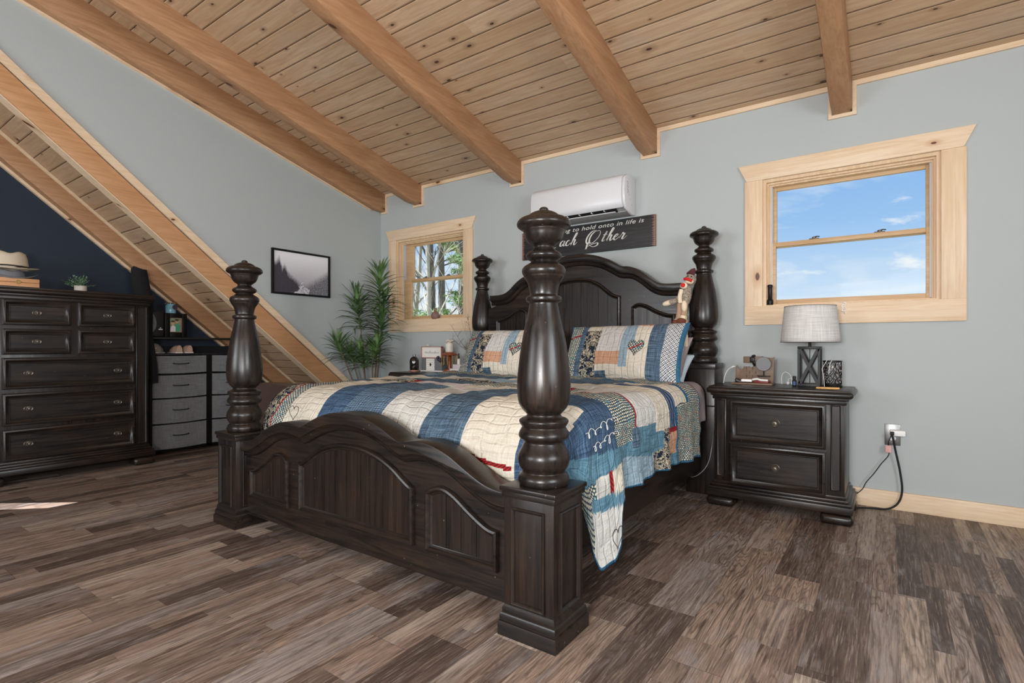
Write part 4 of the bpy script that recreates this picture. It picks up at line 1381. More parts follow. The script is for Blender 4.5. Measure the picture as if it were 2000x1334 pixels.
# pillows ------------------------------------------------------------
def pillow(name, c, wd, ht, th, tilt, rz, matfn, mats, label, cat, group=None, pw=2.4, roll=0.0, heart_at=None):
    mb = MB(); uvl = mb.bm.loops.layers.uv.new('UVMap')
    R = Matrix.Rotation(rz, 3, 'Z') @ Matrix.Rotation(roll, 3, 'Y') @ Matrix.Rotation(tilt, 3, 'X')
    nu, nv = 190, 92
    def pt(u, v, sd):
        e = (max(0, 1-abs(u)**pw)*max(0, 1-abs(v)**pw))**.5
        x = u*wd/2*(1-.05*(1-abs(v)**2)*abs(u)**4); z = v*ht/2*(1-.09*(1-abs(u)**2)*abs(v)**4)
        y = sd*(th/2*e) + .006*math.sin(u*13+v*5)*e*sd + .002*sd
        p = R @ Vector((x, y, z))
        return (c[0]+p.x, c[1]+p.y, c[2]+p.z)
    G = {}
    for sd in (-1, 1):
        for i in range(nu+1):
            for j in range(nv+1):
                u = -1+2*i/nu; v = -1+2*j/nv
                G[sd, i, j] = mb.bm.verts.new(pt(u, v, sd))
        for i in range(nu):
            for j in range(nv):
                u = (i+.5)/nu; v = (j+.5)/nv
                q = [(i, j), (i+1, j), (i+1, j+1), (i, j+1)]
                if sd > 0: q = q[::-1]
                f = mb.face([G[(sd,)+k] for k in q], True, matfn(u, v) if sd < 0 else 0)
                for l, k in zip(f.loops, q): l[uvl].uv = (k[0]/nu*wd, k[1]/nv*ht)
    # heart applique, with a red stitched band across it
    if heart_at:
        hu, hv, hs = heart_at
        hb = MB(); ul = hb.bm.loops.layers.uv.new('UVMap')
        def hpt(a, k):
            return (hu + hs*k*16*math.sin(a)**3/16/wd*.8, hv + hs*k*(13*math.cos(a)-5*math.cos(2*a)-2*math.cos(3*a)-math.cos(4*a))/16/ht)
        def put(uu, vv, off):
            p = pt(-1+2*uu, -1+2*vv, -1)
            return hb.bm.verts.new((p[0], p[1]-off, p[2]-off*.3))
        N_ = 48
        rg = [[(hpt(2*PI*i/N_, k/6)) for i in range(N_)] for k in range(1, 7)]
        vs2 = [[put(x_, y_, .0035 if k < 5 else .001) for x_, y_ in r_] for k, r_ in enumerate(rg)]
        c0 = put(hu, hv, .0035)
        def hf(vl, uvs, mi):
            f_ = hb.face(vl, True, mi)
            if f_:
                for l_, q_ in zip(f_.loops, uvs): l_[ul].uv = (q_[0]*wd, q_[1]*ht)
        for i in range(N_):
            j_ = (i+1) % N_
            hf([c0, vs2[0][i], vs2[0][j_]], [(hu, hv), rg[0][i], rg[0][j_]], 0)
            for k in range(5): hf([vs2[k][i], vs2[k+1][i], vs2[k+1][j_], vs2[k][j_]], [rg[k][i], rg[k+1][i], rg[k+1][j_], rg[k][j_]], 0)
        bd = []
        for k in range(13):
            uu = hu - hs/wd*.62 + hs/wd*1.24*k/12; vv_ = hv - .05 + .11*k/12
            p = pt(-1+2*uu, -1+2*vv_, -1); bd.append((p[0], p[1]-.005, p[2]))
    # close the rim
    rim = [(i, 0) for i in range(nu)] + [(nu, j) for j in range(nv)] + [(i, nv) for i in range(nu, 0, -1)] + [(0, j) for j in range(nv, 0, -1)]
    for a, b in zip(rim, rim[1:]+rim[:1]):
        f = mb.face([G[(-1,)+a], G[(1,)+a], G[(1,)+b], G[(-1,)+b]], True, FI['bind'] if len(mats) > 3 else 0)
        if f:
            for l in f.loops: l[uvl].uv = (0, 0)
    o = mb.build(name, mats, None, c, sharp=False)
    if heart_at:
        hb.build('heart_patch', M['fabric_dots'], o, c, sharp=False)
        MB().tube(bd, .009, 6, flat=.4).build('red_stitching', M['monkey_red'], o, c)
        ol = [pt(-1+2*x_, -1+2*y_, -1) for x_, y_ in rg[-1]]
        MB().tube([(q[0], q[1]-.002, q[2]) for q in ol], .0016, 5, closed=True).build('heart_outline', M['black_matte'], o, c)
    tag(o, label, cat, group)
    return o
def shamfab(u, v):
    F = lambda n: FI[n]
    u2 = u
    if u < .02 or u > .975 or v > .985: return F('bind')
    if u2 < .15: return F('red') if .70 < v - u2*.2 < .73 else F('dots')
    if u2 < .20: return F('denimd')
    if u2 < .335: return F('floral') if v < .82 else F('cream2')
    if u2 < .53:
        if v < .12: return F('denimd') if u2 < .43 else F('cream2')
        if v < .22: return F('cream2')
        if v < .42: return F('peach')
        return F('white2')
    if u2 < .60 and v > .18 and v < .95: return F('sky')
    if u2 < .63 and v > .6 and v < .95: return F('sky')
    # heart applique
    if u2 < .75: return F('cream2') if v < .9 else F('peach')
    if u2 < .86: return F('denimd')
    return F('hound')
pillow('quilted_sham', (3.33, -.69, .995), .9, .47, .2, -.52, 0, shamfab, FM, 'patchwork pillow with a heart patch lying at the right of the headboard', 'pillow', roll=-.015, heart_at=(.655, .5, .068))
pillow('quilted_sham', (2.33, -.69, .985), .9, .45, .2, -.52, 0, shamfab, FM, 'patchwork pillow on the left side of the bed, half hidden by the near bed post', 'pillow', heart_at=(.655, .5, .068))
one = lambda u, v: 0
pillow('pillow', (3.36, -.50, .955), .74, .42, .16, -.35, 0, one, [M['sheet_mauve']], 'mauve-grey pillow peeking out behind the right patchwork pillow', 'pillow', roll=.12)
pillow('pillow', (3.37, -.45, .87), .72, .36, .14, -.9, 0, one, [M['pillow_blue']], 'pale blue pillow lowest in the stack by the right head post', 'pillow')

# sock monkey hanging by the right head post --------------------------
K = thing('sock_monkey', 'knitted sock monkey doll in brown and cream hanging on the right head post', 'soft toy', (3.69, -.42, 1.04))
og = tuple(K.location)
y = -.44
mb = MB()
mb.ball((3.70, y, 1.40), (.042, .035, .085), M=Matrix.Rotation(.15, 3, 'Y'))
mb.ball((3.735, y+.01, 1.515), (.038, .034, .045))
mb.build('body', M['monkey_heather'], K, og)
MB().tube(interp([(3.70, y-.02, 1.40), (3.64, y-.03, 1.365), (3.60, y-.03, 1.36)], 4), .02, 10).build('arm', M['monkey_heather'], K, og)
MB().tube(interp([(3.61, y-.03, 1.36), (3.575, y-.03, 1.35), (3.548, y-.03, 1.345)], 4), [.019]*5+[.017, .015, .013, .006], 10).build('paw', M['monkey_cream'], K, og)
MB().tube(interp([(3.672, y-.03, 1.345), (3.667, y-.03, 1.27), (3.655, y-.03, 1.225)], 4), .021, 10).build('leg', M['monkey_tan'], K, og)
MB().tube([(3.655, y-.03, 1.235), (3.652, y-.032, 1.20)], [.022, .024], 10).build('sock_cuff', M['monkey_cream'], K, og)
MB().tube(interp([(3.71, y-.03, 1.35), (3.70, y-.035, 1.28), (3.695, y-.035, 1.24)], 4), .021, 10).build('leg', M['monkey_tan'], K, og)
MB().tube([(3.70, y-.035, 1.26), (3.69, y-.035, 1.215)], [.023, .026], 10).build('sock_cuff', M['monkey_cream'], K, og)
MB().ball((3.647, y-.045, 1.213), (.026, .03, .02)).ball((3.686, y-.05, 1.222), (.036, .03, .022)).build('foot', M['monkey_brown'], K, og)
MB().tube([(3.71, y-.02, 1.23), (3.712, y-.03, 1.12)], .014, 10).build('tail', M['monkey_tan'], K, og)
MB().tube([(3.712, y-.03, 1.125), (3.712, y-.03, 1.05), (3.712, y-.03, 1.038)], [.015, .015, .008], 10).build('tail_tip', M['monkey_cream'], K, og)
MB().tube(interp([(3.685, y-.04, 1.44), (3.678, y-.055, 1.39), (3.685, y-.06, 1.345)], 4), [.015]*7+[.016, .01], 10).build('paw', M['monkey_cream'], K, og)
MB().ball((3.708, y-.05, 1.325), (.02, .02, .04)).build('paw', M['monkey_cream'], K, og)
MB().ball((3.70, y-.035, 1.47), (.026, .012, .022)).build('ear', M['monkey_cream'], K, og)
MB().ball((3.697, y-.045, 1.472), (.017, .008, .016)).build('ear_lining', M['monkey_red'], K, og)
MB().ball((3.735, y-.025, 1.50), (.032, .022, .02), M=Matrix.Rotation(.35, 3, 'Y')).build('muzzle', M['monkey_cream'], K, og)
MB().tube(interp([(3.705, y-.04, 1.515), (3.73, y-.05, 1.512), (3.758, y-.04, 1.497)], 4), .011, 8).build('mouth', M['monkey_red'], K, og)
MB().ball((3.726, y-.028, 1.535), .005).ball((3.75, y-.026, 1.53), .005).build('eye', M['black_matte'], K, og)
MB().tube([(3.735, y+.0, 1.545), (3.748, y+.02, 1.575), (3.758, y+.03, 1.592)], [.03, .02, .006], 10).build('cap', simple('cap_maroon', '#5a2730', .9), K, og)
MB().tube(interp([(3.715, y-.03, 1.33), (3.72, y-.045, 1.28), (3.712, y-.045, 1.22)], 3), .006, 6, flat=.4).build('ribbon', M['ribbon'], K, og)

# ================================================================ chests of drawers
def rect(x0, x1, z0, z1): return [(x0, z0), (x1, z0), (x1, z1), (x0, z1)]
DP = [(0, 0), (0, .016), (.006, .02), (.016, .02), (.02, .014), (.034, .006), (.036, .009), (.04, .009), (.044, .003), (.046, .003)]
def chest(name, label, loc, rz, W, D, H, toph, drawers, pil, basez, oval=False, group=None, knob_r=.017, over=.045):
    """front faces local -Y; drawers: (x0,x1,z0,z1,[knob xs])"""
    T = thing(name, label, 'dresser' if H > 1 else 'nightstand', loc, group, rz)
    w = W/2; f = -D/2
    def P(n, mb, m, par=T): return mb.build(n, m, par)
    mb = MB().box((-w, f, basez), (w, D/2, H-toph), .003)
    body = P('body', mb, DZ)
    # moulded top
    mb = MB()
    o = over
    mb.box((-w-o, f-o, H-toph*.62), (w+o, D/2, H-toph*.12), toph*.2, 3)
    mb.box((-w-o*.72, f-o*.72, H-toph*.2), (w+o*.72, D/2, H), .004)
    mb.box((-w-o*.5, f-o*.5, H-toph*.82), (w+o*.5, D/2, H-toph*.55), .006)
    mb.box((-w-o*.25, f-o*.25, H-toph*1.15), (w+o*.25, D/2, H-toph*.78), .006)
    P('top', mb, DX)
    mb = MB()
    hb = .1
    for k, (e, a, b) in enumerate([(.042, 0, .45), (.034, .43, .62), (.02, .6, .8), (.008, .78, 1.0)]):
        mb.box((-w-e, f-e, basez+a*hb), (w+e, D/2, basez+b*hb), .006)
    P('base_molding', mb, DX)
    for sx in (-1, 1):
        for sy in (-1, 1):
            xa, xb = (w+.045, w-.125)
            ya = f-.045 if sy < 0 else D/2-.12
            mb = MB().box((sx*xa, ya, 0), (sx*xb, ya+.13, basez*.92), basez*.38, 4)
            P('foot', mb, DX)
    for x0, x1, z0, z1, ks in drawers:
        mb = MB().box((x0, f-.004, z0), (x1, f+.02, z1)).box((x0-.004, f-.0015, z0-.004), (x1+.004, f+.01, z1+.004))
        mb.mold(rect(x0, x1, z0, z1), DP, 'xz', f-.003, True, -1)
        dr = P('drawer', mb, DX)
        for kx in ks:
            zc_ = (z0+z1)/2
            mb = MB()
            sc = (1.45, 1) if oval else (1, 1)
            R = knob_r
            mb.lathe([(R*1.3, f-.007), (R*1.3, f-.010), (R*1.15, f-.012), (R*1.0, f-.010), (R*.5, f-.011)], (kx, 0, zc_), 24, 'y', sc, caps=False)
            mb.lathe([(R*.4, f-.01), (R*.35, f-.02), (R*.75, f-.024), (R*.8, f-.03), (R*.6, f-.035), (R*.3, f-.036), (R*.25, f-.034), (0, f-.037)], (kx, 0, zc_), 20, 'y', caps=False)
            P('knob', mb, M['bronze'], dr)
    for x0, x1, z0, z1 in pil:
        P('pilaster', MB().mold(rect(x0, x1, z0, z1), [(0, 0), (0, .005), (.004, .007), (.008, .003), (.01, .002)], 'xz', f, True, -1).box((x0+.012, f-.002, z0+.012), (x1-.012, f+.01, z1-.012)), DZ)
    return T
# right nightstand: centre x 4.283
nd = [(-.269, .272, .432, .697, [0]), (-.269, .272, .152, .415, [0])]
npil = [(-.352, -.295, .19, .70), (.295, .352, .19, .70)]
NS1 = chest('nightstand', 'black-brown two-drawer nightstand to the right of the bed with the table lamp on it', (4.292, -.325, 0), 0, .735, .43, .785, .075, nd, npil, .065, group='nightstands', knob_r=.02)
c2 = copy_tree(NS1)
c2.location = (1.19, -.325, 0)
c2['label'] = 'black-brown nightstand left of the bed below the small window, only its top showing'
# tall dresser by the navy wall
dd = []
Y0 = 2.75
def dl(y): return y + Y0
dd = [(dl(-3.174), dl(-2.768), 1.208, 1.396, [dl(-2.975)]), (dl(-2.721), dl(-2.323), 1.208, 1.396, [dl(-2.52)]),
      (dl(-3.174), dl(-2.768), .985, 1.176, [dl(-2.975)]), (dl(-2.721), dl(-2.323), .985, 1.176, [dl(-2.52)]),
      (dl(-3.174), dl(-2.323), .722, .955, [dl(-3.025), dl(-2.447)]), (dl(-3.174), dl(-2.323), .446, .687, [dl(-3.025), dl(-2.447)]), (dl(-3.174), dl(-2.323), .182, .415, [dl(-3.025), dl(-2.447)])]
DRS = chest('dresser', 'tall black-brown chest of drawers against the navy wall', (-.75, -2.75, 0), PI/2, 1.07, .47, 1.497, .085, dd, [(.44, .52, .19, 1.39), (-.52, -.44, .19, 1.39)], .075, True, knob_r=.016, over=.045)

# ================================================================ things on the right nightstand (top z .785)
TZ = .7855
L = thing('table_lamp', 'table lamp with grey linen drum shade and dark crossed-bar base', 'lamp', (4.452, -.27, TZ))
og = tuple(L.location)
cx, cy = 4.452, -.27
a0 = .062
mb = MB()
Rz = Matrix.Rotation(0, 3, 'Z')
zb, zt = TZ, 1.045
h = .064
mb.box((cx-h, cy-h, zb), (cx+h, cy+h, zb+.02), .001)
mb.build('base_frame', M['black_metal'], L, og)
MB().box((cx-h, cy-h, zt-.018), (cx+h, cy+h, zt), .001).build('top_frame', M['black_metal'], L, og)
for sx in (-1, 1):
    for sy in (-1, 1):
        MB().box((cx+sx*h, cy+sy*h, zb+.0205), (cx+sx*(h-.014), cy+sy*(h-.014), zt-.0185)).build('upright', M['black_metal'], L, og)
def bar(p, q, wd, tk, nrm):
    mb = MB()
    p = Vector(p); q = Vector(q); d = (q-p).normalized(); n = Vector(nrm); s_ = d.cross(n).normalized()
    vv = []
    for e in (p, q):
        for a, b in ((-1, -1), (1, -1), (1, 1), (-1, 1)): vv.append(mb.bm.verts.new(e + s_*wd/2*a + n*tk/2*b))
    for f_ in ((0, 1, 2, 3), (7, 6, 5, 4), (0, 4, 5, 1), (1, 5, 6, 2), (2, 6, 7, 3), (3, 7, 4, 0)): mb.face([vv[i] for i in f_])
    bmesh.ops.recalc_face_normals(mb.bm, faces=mb.bm.faces[:])
    return mb
for yy in (cy-h+.006, cy+h-.006):
    for s_ in (1, -1):
        bar((cx-s_*(h-.012), yy-.001*s_, zb+.018), (cx+s_*(h-.012), yy-.001*s_, zt-.016), .018, .01, (0, 1, 0)).build('cross_bar', M['black_metal'], L, og)
MB().tube([(cx, cy, zb+.01), (cx, cy, zt)], .0025, 6).build('cord_inside', M['black_matte'], L, og)
MB().lathe([(.009, zt-.002), (.009, 1.09), (.013, 1.092), (.013, 1.12), (0, 1.121)], (cx, cy, 0), 16).build('socket', M['black_metal'], L, og)
mb = MB(); uvl = mb.bm.loops.layers.uv.new('UVMap')
n = 64; R0, R1, za, zb2 = .172, .149, 1.072, 1.305
rows = []
for k in range(9):
    r = R0+(R1-R0)*k/8; z = za+(zb2-za)*k/8
    rows.append([mb.bm.verts.new((cx+r*math.cos(2*PI*i/n), cy+r*math.sin(2*PI*i/n), z)) for i in range(n)])
for k in range(8):
    for i in range(n):
        j = (i+1) % n
        f_ = mb.face([rows[k][i], rows[k][j], rows[k+1][j], rows[k+1][i]], True)
        for l, uv in zip(f_.loops, ((i/n, k/8*.25), ((i+1)/n, k/8*.25), ((i+1)/n, (k+1)/8*.25), (i/n, (k+1)/8*.25))): l[uvl].uv = uv
shd = mb.build('lamp_shade', M['linen_shade'], L, og)
md = shd.modifiers.new('thickness', 'SOLIDIFY'); md.thickness = .002
for r, z in ((R0+.001, za), (R1+.001, zb2)):
    MB().tube([(cx+r*math.cos(2*PI*i/n), cy+r*math.sin(2*PI*i/n), z) for i in range(n)], .0012, 5, closed=True).build('shade_trim', M['black_metal'], shd, og)
mb = MB()
for k in range(3):
    a = k*2*PI/3+.3
    mb.tube([(cx+.012*math.cos(a), cy+.012*math.sin(a), 1.105), (cx+R0*.98*math.cos(a), cy+R0*.98*math.sin(a), 1.08)], .0015, 5)
mb.build('shade_spider', M['black_metal'], L, og)

# docking station
K = thing('docking_station', 'carved wooden docking station holding a watch strap and a round charger', 'stand', (4.11, -.27, TZ))
og = tuple(K.location)
MB().box((3.985, -.34, TZ), (4.24, -.22, TZ+.012), .002).build('tray', M['walnut'], K, og)
mb = MB()
mb.prism([(3.99, TZ+.01), (4.232, TZ+.01), (4.238, .975), (4.225, .965), (4.19, .968), (4.16, .978), (4.145, .962), (4.13, .95), (4.115, .92), (4.10, .9), (4.045, .905), (4.035, .885), (4.02, .88), (4.008, .89), (4.0, .915), (3.992, .9)], 'xz', -.245, -.235, bev=.001)
mb.build('back_board', M['walnut'], K, og)
mb = MB().box((4.045, -.262, .93), (4.16, -.25, .975), .004)
mb.build('watch_arm', M['walnut'], K, og)
mb = MB()
for k in range(3):
    z = .825+.03*k
    for q in range(5):
        mb.box((4.06+.02*q, -.2465, z), (4.066+.02*q, -.245, z+.02)) if (q+k) % 2 == 0 else mb.box((4.056+.02*q, -.2465, z+.018), (4.068+.02*q, -.245, z+.021))
mb.build('carved_marks', simple('carved', '#4a352a', .6), K, og)
MB().lathe([(0, -.278), (.046, -.278), (.048, -.275), (.048, -.268), (.046, -.265), (0, -.265)], (4.176, 0, .925), 36, 'y').build('charging_disc', M['disc_grey'], K, og)
MB().tube([(4.176, -.262, .88), (4.176, -.262, .845)], .004, 8).box((4.135, -.27, .838), (4.215, -.25, .846), .002).build('disc_stand', M['black_metal'], K, og)
Wt = thing('watch', 'dark smartwatch wrapped over the wooden arm of the docking station', 'watch', (4.108, -.262, .93))
MB().box((4.09, -.278, .935), (4.122, -.268, .972), .005, 3).build('watch_case', M['black_metal'], Wt, tuple(Wt.location))
MB().tube([(4.106, -.268, .97), (4.11, -.256, .984), (4.112, -.24, .97), (4.112, -.236, .945), (4.112, -.245, .92), (4.112, -.262, .915), (4.108, -.27, .935)], .012, 8, flat=.25).build('watch_strap', M['black_matte'], Wt, tuple(Wt.location))
o = MB().box((4.0, -.335, TZ+.012), (4.05, -.275, TZ+.035), .008, 3, rot=Matrix.Rotation(.35, 3, 'Y') @ Matrix.Rotation(.2, 3, 'Z')).build('key_pouch', M['leather_dark'], None, (4.02, -.3, TZ)); tag(o, 'small dark leather pouch at the left end of the docking tray', 'pouch')
o = MB().box((4.045, -.338, TZ+.018), (4.115, -.285, TZ+.036), .006, 3).build('earbud_case', M['white_plastic'], None, (4.08, -.3, TZ)); tag(o, 'white flat case lying in the middle of the docking tray', 'case')
o = MB().box((4.125, -.335, TZ+.0125), (4.22, -.275, TZ+.028), .006, 3, rot=Matrix.Rotation(-.08, 3, 'Z')).build('glasses_case', M['red_case'], None, (4.17, -.3, TZ)); tag(o, 'dark red folded case at the right end of the docking tray', 'case')
o = MB().tube(interp([(4.12, -.34, TZ+.035), (4.15, -.343, TZ+.04), (4.17, -.338, TZ+.034), (4.215, -.338, TZ+.032)], 4), .007, 8).build('earphone_bundle', M['white_cable'], None, (4.16, -.34, TZ)); tag(o, 'small bundle of white cord lying over the red case', 'cord')
# cords, bottle, mesh cup, comb
c_ = interp([(3.93, -.33, TZ+.004), (3.935, -.31, .84), (3.95, -.29, .88), (3.972, -.26, .9), (3.99, -.25, .905)], 6)
o = MB().tube(c_, .0022, 6).tube(c_[-8:-3], .005, 8).build('charging_cable', M['white_cable'], None, (3.95, -.3, TZ)); tag(o, 'white charging cable running up to the left side of the docking station', 'cable')
c_ = interp([(4.278, -.2, TZ+.003), (4.276, -.2, .83), (4.285, -.2, .862), (4.305, -.2, .87), (4.33, -.2, .85), (4.338, -.2, .82), (4.34, -.2, .80)], 6)
o = MB().tube(c_, .002, 6).ball((4.315, -.2, TZ+.011), (.009, .008, .0105)).ball((4.34, -.2, TZ+.014), (.008, .008, .0135)).tube([(4.315, -.2, .8), (4.318, -.2, .825), (4.335, -.2, .832)], .0018, 5).build('earphones', M['white_cable'], None, (4.31, -.2, TZ)); tag(o, 'white looped earphones lying between docking station and brown bottle', 'earphones')
Bt = thing('oil_bottle', 'tiny dark glass bottle with black cap standing left of the lamp', 'bottle', (4.367, -.31, TZ))
og = tuple(Bt.location)
MB().lathe([(0, TZ), (.0125, TZ), (.0135, TZ+.002), (.0135, TZ+.036), (.008, TZ+.044), (.008, TZ+.048)], (4.367, -.31, 0), 20).build('bottle_body', M['amber_glass'], Bt, og)
MB().lathe([(.01, TZ+.046), (.01, TZ+.064), (.008, TZ+.066), (0, TZ+.066)], (4.367, -.31, 0), 20).build('cap', M['black_matte'], Bt, og)
MB().lathe([(.0138, TZ+.007), (.0138, TZ+.032)], (4.367, -.31, 0), 20, caps=False, a0=-2.6, a1=-.3).build('paper_label', M['label_blue'], Bt, og)
Pc = thing('pierced_cup', 'round metal cup with pierced leafy pattern behind the lamp at the right', 'cup', (4.575, -.23, TZ))
og = tuple(Pc.location)
cx, cy = 4.575, -.23
mb = MB()
R = .05
MB().lathe([(0, TZ), (.056, TZ), (.057, TZ+.006), (.053, TZ+.012), (.051, TZ+.02), (R-.002, TZ+.02), (R-.002, TZ+.01), (0, TZ+.01)], (cx, cy, 0), 36).build('foot_ring', M['black_metal'], Pc, og)
MB().lathe([(R, TZ+.158), (R+.004, TZ+.16), (R+.004, TZ+.168), (R-.003, TZ+.168), (R-.003, TZ+.158)], (cx, cy, 0), 36, caps=False).build('rim', M['black_metal'], Pc, og)
rr = random.Random(2)
mb = MB()
for k in range(15):
    a = 2*PI*k/15
    pts = [(cx+R*math.cos(a+.16*math.sin(q*1.1+k*2)), cy+R*math.sin(a+.16*math.sin(q*1.1+k*2)), TZ+.015+.146*q/16) for q in range(17)]
    mb.tube(pts, .0026, 4)
for k in range(110):
    a = rr.uniform(0, 2*PI); z = TZ+rr.uniform(.022, .152); s_ = rr.uniform(.004, .0075)
    t_ = rr.uniform(0, PI)
    c = Vector((cx+R*math.cos(a), cy+R*math.sin(a), z)); u = Vector((-math.sin(a), math.cos(a), 0)); v = Vector((0, 0, 1)); nn = Vector((math.cos(a), math.sin(a), 0))*.0012
    d1 = (u*math.cos(t_)+v*math.sin(t_))*s_*1.5; d2 = (-u*math.sin(t_)+v*math.cos(t_))*s_*.6
    A_ = [mb.bm.verts.new(c+nn+p) for p in (d1, d2, -d1, -d2)]; B_ = [mb.bm.verts.new(c-nn+p) for p in (d1, d2, -d1, -d2)]
    mb.face(A_); mb.face(B_[::-1])
    for i in range(4): mb.face([A_[i], B_[i], B_[(i+1) % 4], A_[(i+1) % 4]])
mb.build('pierced_wall', simple('dark_chrome', '#5a5350', .25, .9), Pc, og)
c_ = interp([(4.54, -.262, .952), (4.548, -.277, .955), (4.535, -.283, .93), (4.522, -.285, .9), (4.53, -.287, .86), (4.535, -.29, TZ+.004)], 6)
o = MB().tube(c_, .002, 6).tube(interp([(4.56, -.25, .955), (4.575, -.282, .957), (4.565, -.292, .93), (4.56, -.294, .87)], 6), .002, 6).build('draped_cable', M['white_cable'], None, (4.54, -.28, .9)); tag(o, 'white cable draped over the rim of the pierced metal cup', 'cable')
o = MB().box((4.505, -.475, TZ), (4.63, -.435, TZ+.012), .006, 3).build('wooden_comb', M['tan_comb'], None, (4.57, -.45, TZ)); tag(o, 'light wooden comb case lying at the front right edge of the nightstand', 'comb')
c_ = interp([(3.95, -.5, .42), (3.905, -.52, .375), (3.89, -.5, .31), (3.87, -.48, .25), (3.83, -.47, .19), (3.80, -.5, .15)], 6)
c_ = interp([(3.862, -.30, .50), (3.893, -.46, .42), (3.90, -.52, .36), (3.885, -.52, .28), (3.85, -.52, .21), (3.79, -.50, .155), (3.72, -.46, .13)], 6)
o = MB().tube(c_, .0025, 6).build('hanging_cable', M['grey_cable'], None, (3.86, -.5, .3)); tag(o, 'thin pale cable sagging between bed rail and right nightstand', 'cable')

# ================================================================ things on the left nightstand (top z .785)
Bb = thing('black_bottle', 'dark glossy round-shouldered bottle at the left end of the left nightstand', 'bottle', (.86, -.3, TZ))
og = tuple(Bb.location)
MB().lathe([(0, TZ), (.052, TZ), (.052, TZ+.012), (0, TZ+.012)], (.86, -.3, 0), 28).build('coaster', M['rose_trim'], Bb, og)
MB().lathe([(0, TZ+.012), (.044, TZ+.012), (.047, TZ+.018), (.047, TZ+.105), (.042, TZ+.128), (.026, TZ+.145), (.014, TZ+.152), (.013, TZ+.172), (.0, TZ+.174)], (.86, -.3, 0), 32).build('bottle_body', M['amber_glass'], Bb, og)
Bx = thing('patterned_box', 'small box patterned in grey panels and white with black dots', 'box', (1.0, -.2, TZ))
og = tuple(Bx.location)
MB().box((.915, -.25, TZ+.008), (1.2, -.17, TZ+.135), .002).build('box_body', M['disc_grey'], Bx, og)
MB().box((.9, -.255, TZ), (1.21, -.165, TZ+.01), .001).build('box_base', M['paper_white'], Bx, og)
MB().box((.985, -.2525, TZ+.012), (1.10, -.25, TZ+.132)).build('dotted_panel', M['paper_white'], Bx, og)
mb = MB()
for i in range(5):
    for j in range(5):
        mb.lathe([(.003, -.2535), (.003, -.2525)], (.998+.022*i+(.01 if j % 2 else 0), 0, TZ+.025+.022*j), 8, 'y')
mb.lathe([(.012, -.2538), (.012, -.2528)], (1.045, 0, TZ+.07), 16, 'y', (1, 1.4))
mb.build('dots', M['black_matte'], Bx, og)
Sg = thing('word_sign', 'small white framed sign with a handwritten line standing on the patterned box', 'sign', (1.03, -.2, TZ+.135))
og = tuple(Sg.location)
z0 = TZ+.1355
mb = MB()
for a, b in (((.885, -.225, z0), (1.17, -.195, z0+.008)), ((.885, -.225, z0+.112), (1.17, -.195, z0+.12)), ((.885, -.225, z0), (.893, -.195, z0+.12)), ((1.162, -.225, z0), (1.17, -.195, z0+.12))): mb.box(a, b, .001)
mb.build('frame', M['rose_trim'], Sg, og)
MB().box((.892, -.218, z0+.007), (1.163, -.2, z0+.113)).build('face', M['paper_white'], Sg, og)
pts = [(.93+.2*k/60, -.219, z0+.055+.007*math.sin(k*.9)+(.012 if k in (6, 7, 22, 23, 44) else 0)) for k in range(61)]
MB().tube(pts, .0011, 5).build('lettering', M['black_matte'], Sg, og)
o = MB().ball((.965, -.21, z0+.12+.0125), (.018, .012, .013)).build('little_shell', M['pot_white'], None, (.965, -.21, z0+.12)); tag(o, 'tiny pale shell lying on the little framed sign', 'shell')
J = thing('jewelry_stand', 'turned reddish wooden stand with beads and bracelets hanging from its round top', 'stand', (1.35, -.3, TZ))
og = tuple(J.location)
cx, cy = 1.35, -.3
MB().lathe([(0, TZ), (.058, TZ), (.06, TZ+.01), (.056, TZ+.03), (.02, TZ+.036), (.018, TZ+.05), (.02, TZ+.1), (.018, TZ+.15), (.024, TZ+.158), (.08, TZ+.17), (.082, TZ+.178), (.055, TZ+.19), (.045, TZ+.2), (0, TZ+.2)], (cx, cy, 0), 32).build('stand', M['copper_wood'], J, og)
for k in range(12):
    mb = MB()
    a = 2*PI*k/12
    x, y = cx+.08*math.cos(a), cy+.08*math.sin(a)
    for q in range(9+k % 4):
        mb.ball((x+.003*math.sin(q), y, TZ+.165-.009*q), .0048, 6, 4)
    mb.build('bead_strand', M['brass'], J, og)
mb = MB()
for k in range(7):
    mb.ball((1.26+.018*math.cos(k*2.1), -.36+.006*math.sin(k), TZ+.13+.02*math.sin(k*1.7)), .014, 8, 6)
mb.build('stone_beads', M['purple_stone'], J, og)
Jr = thing('candle_jar', 'white jar with crumpled lid standing on the wooden jewelry stand', 'jar', (cx, cy, TZ+.2))
og = tuple(Jr.location)
zz = TZ+.2005
MB().lathe([(0, zz), (.038, zz), (.042, zz+.01), (.042, zz+.075), (.038, zz+.085), (0, zz+.085)], (cx, cy, 0), 28).build('jar_body', M['candle_white'], Jr, og)
mb = MB().lathe([(.03, zz+.085), (.024, zz+.1), (0, zz+.1)], (cx, cy, 0), 12)
for k in range(9):
    a = k*2*PI/9
    mb.ball((cx+.03*math.cos(a), cy+.03*math.sin(a), zz+.112+.006*math.sin(k*3)), (.02, .016, .012), 8, 6)
mb.build('lid', M['pot_white'], Jr, og)
o = MB().box((1.43, -.4, TZ), (1.60, -.26, TZ+.024), .002).build('book', M['book_blue'], None, (1.5, -.33, TZ)); tag(o, 'blue-spined book at the bottom of the small stack on the left nightstand', 'book', 'books on the left nightstand')
o = MB().box((1.435, -.395, TZ+.0245), (1.60, -.265, TZ+.044), .002).build('book', M['paper_white'], None, (1.5, -.33, TZ+.025)); tag(o, 'white book lying on the blue-spined book', 'book', 'books on the left nightstand')
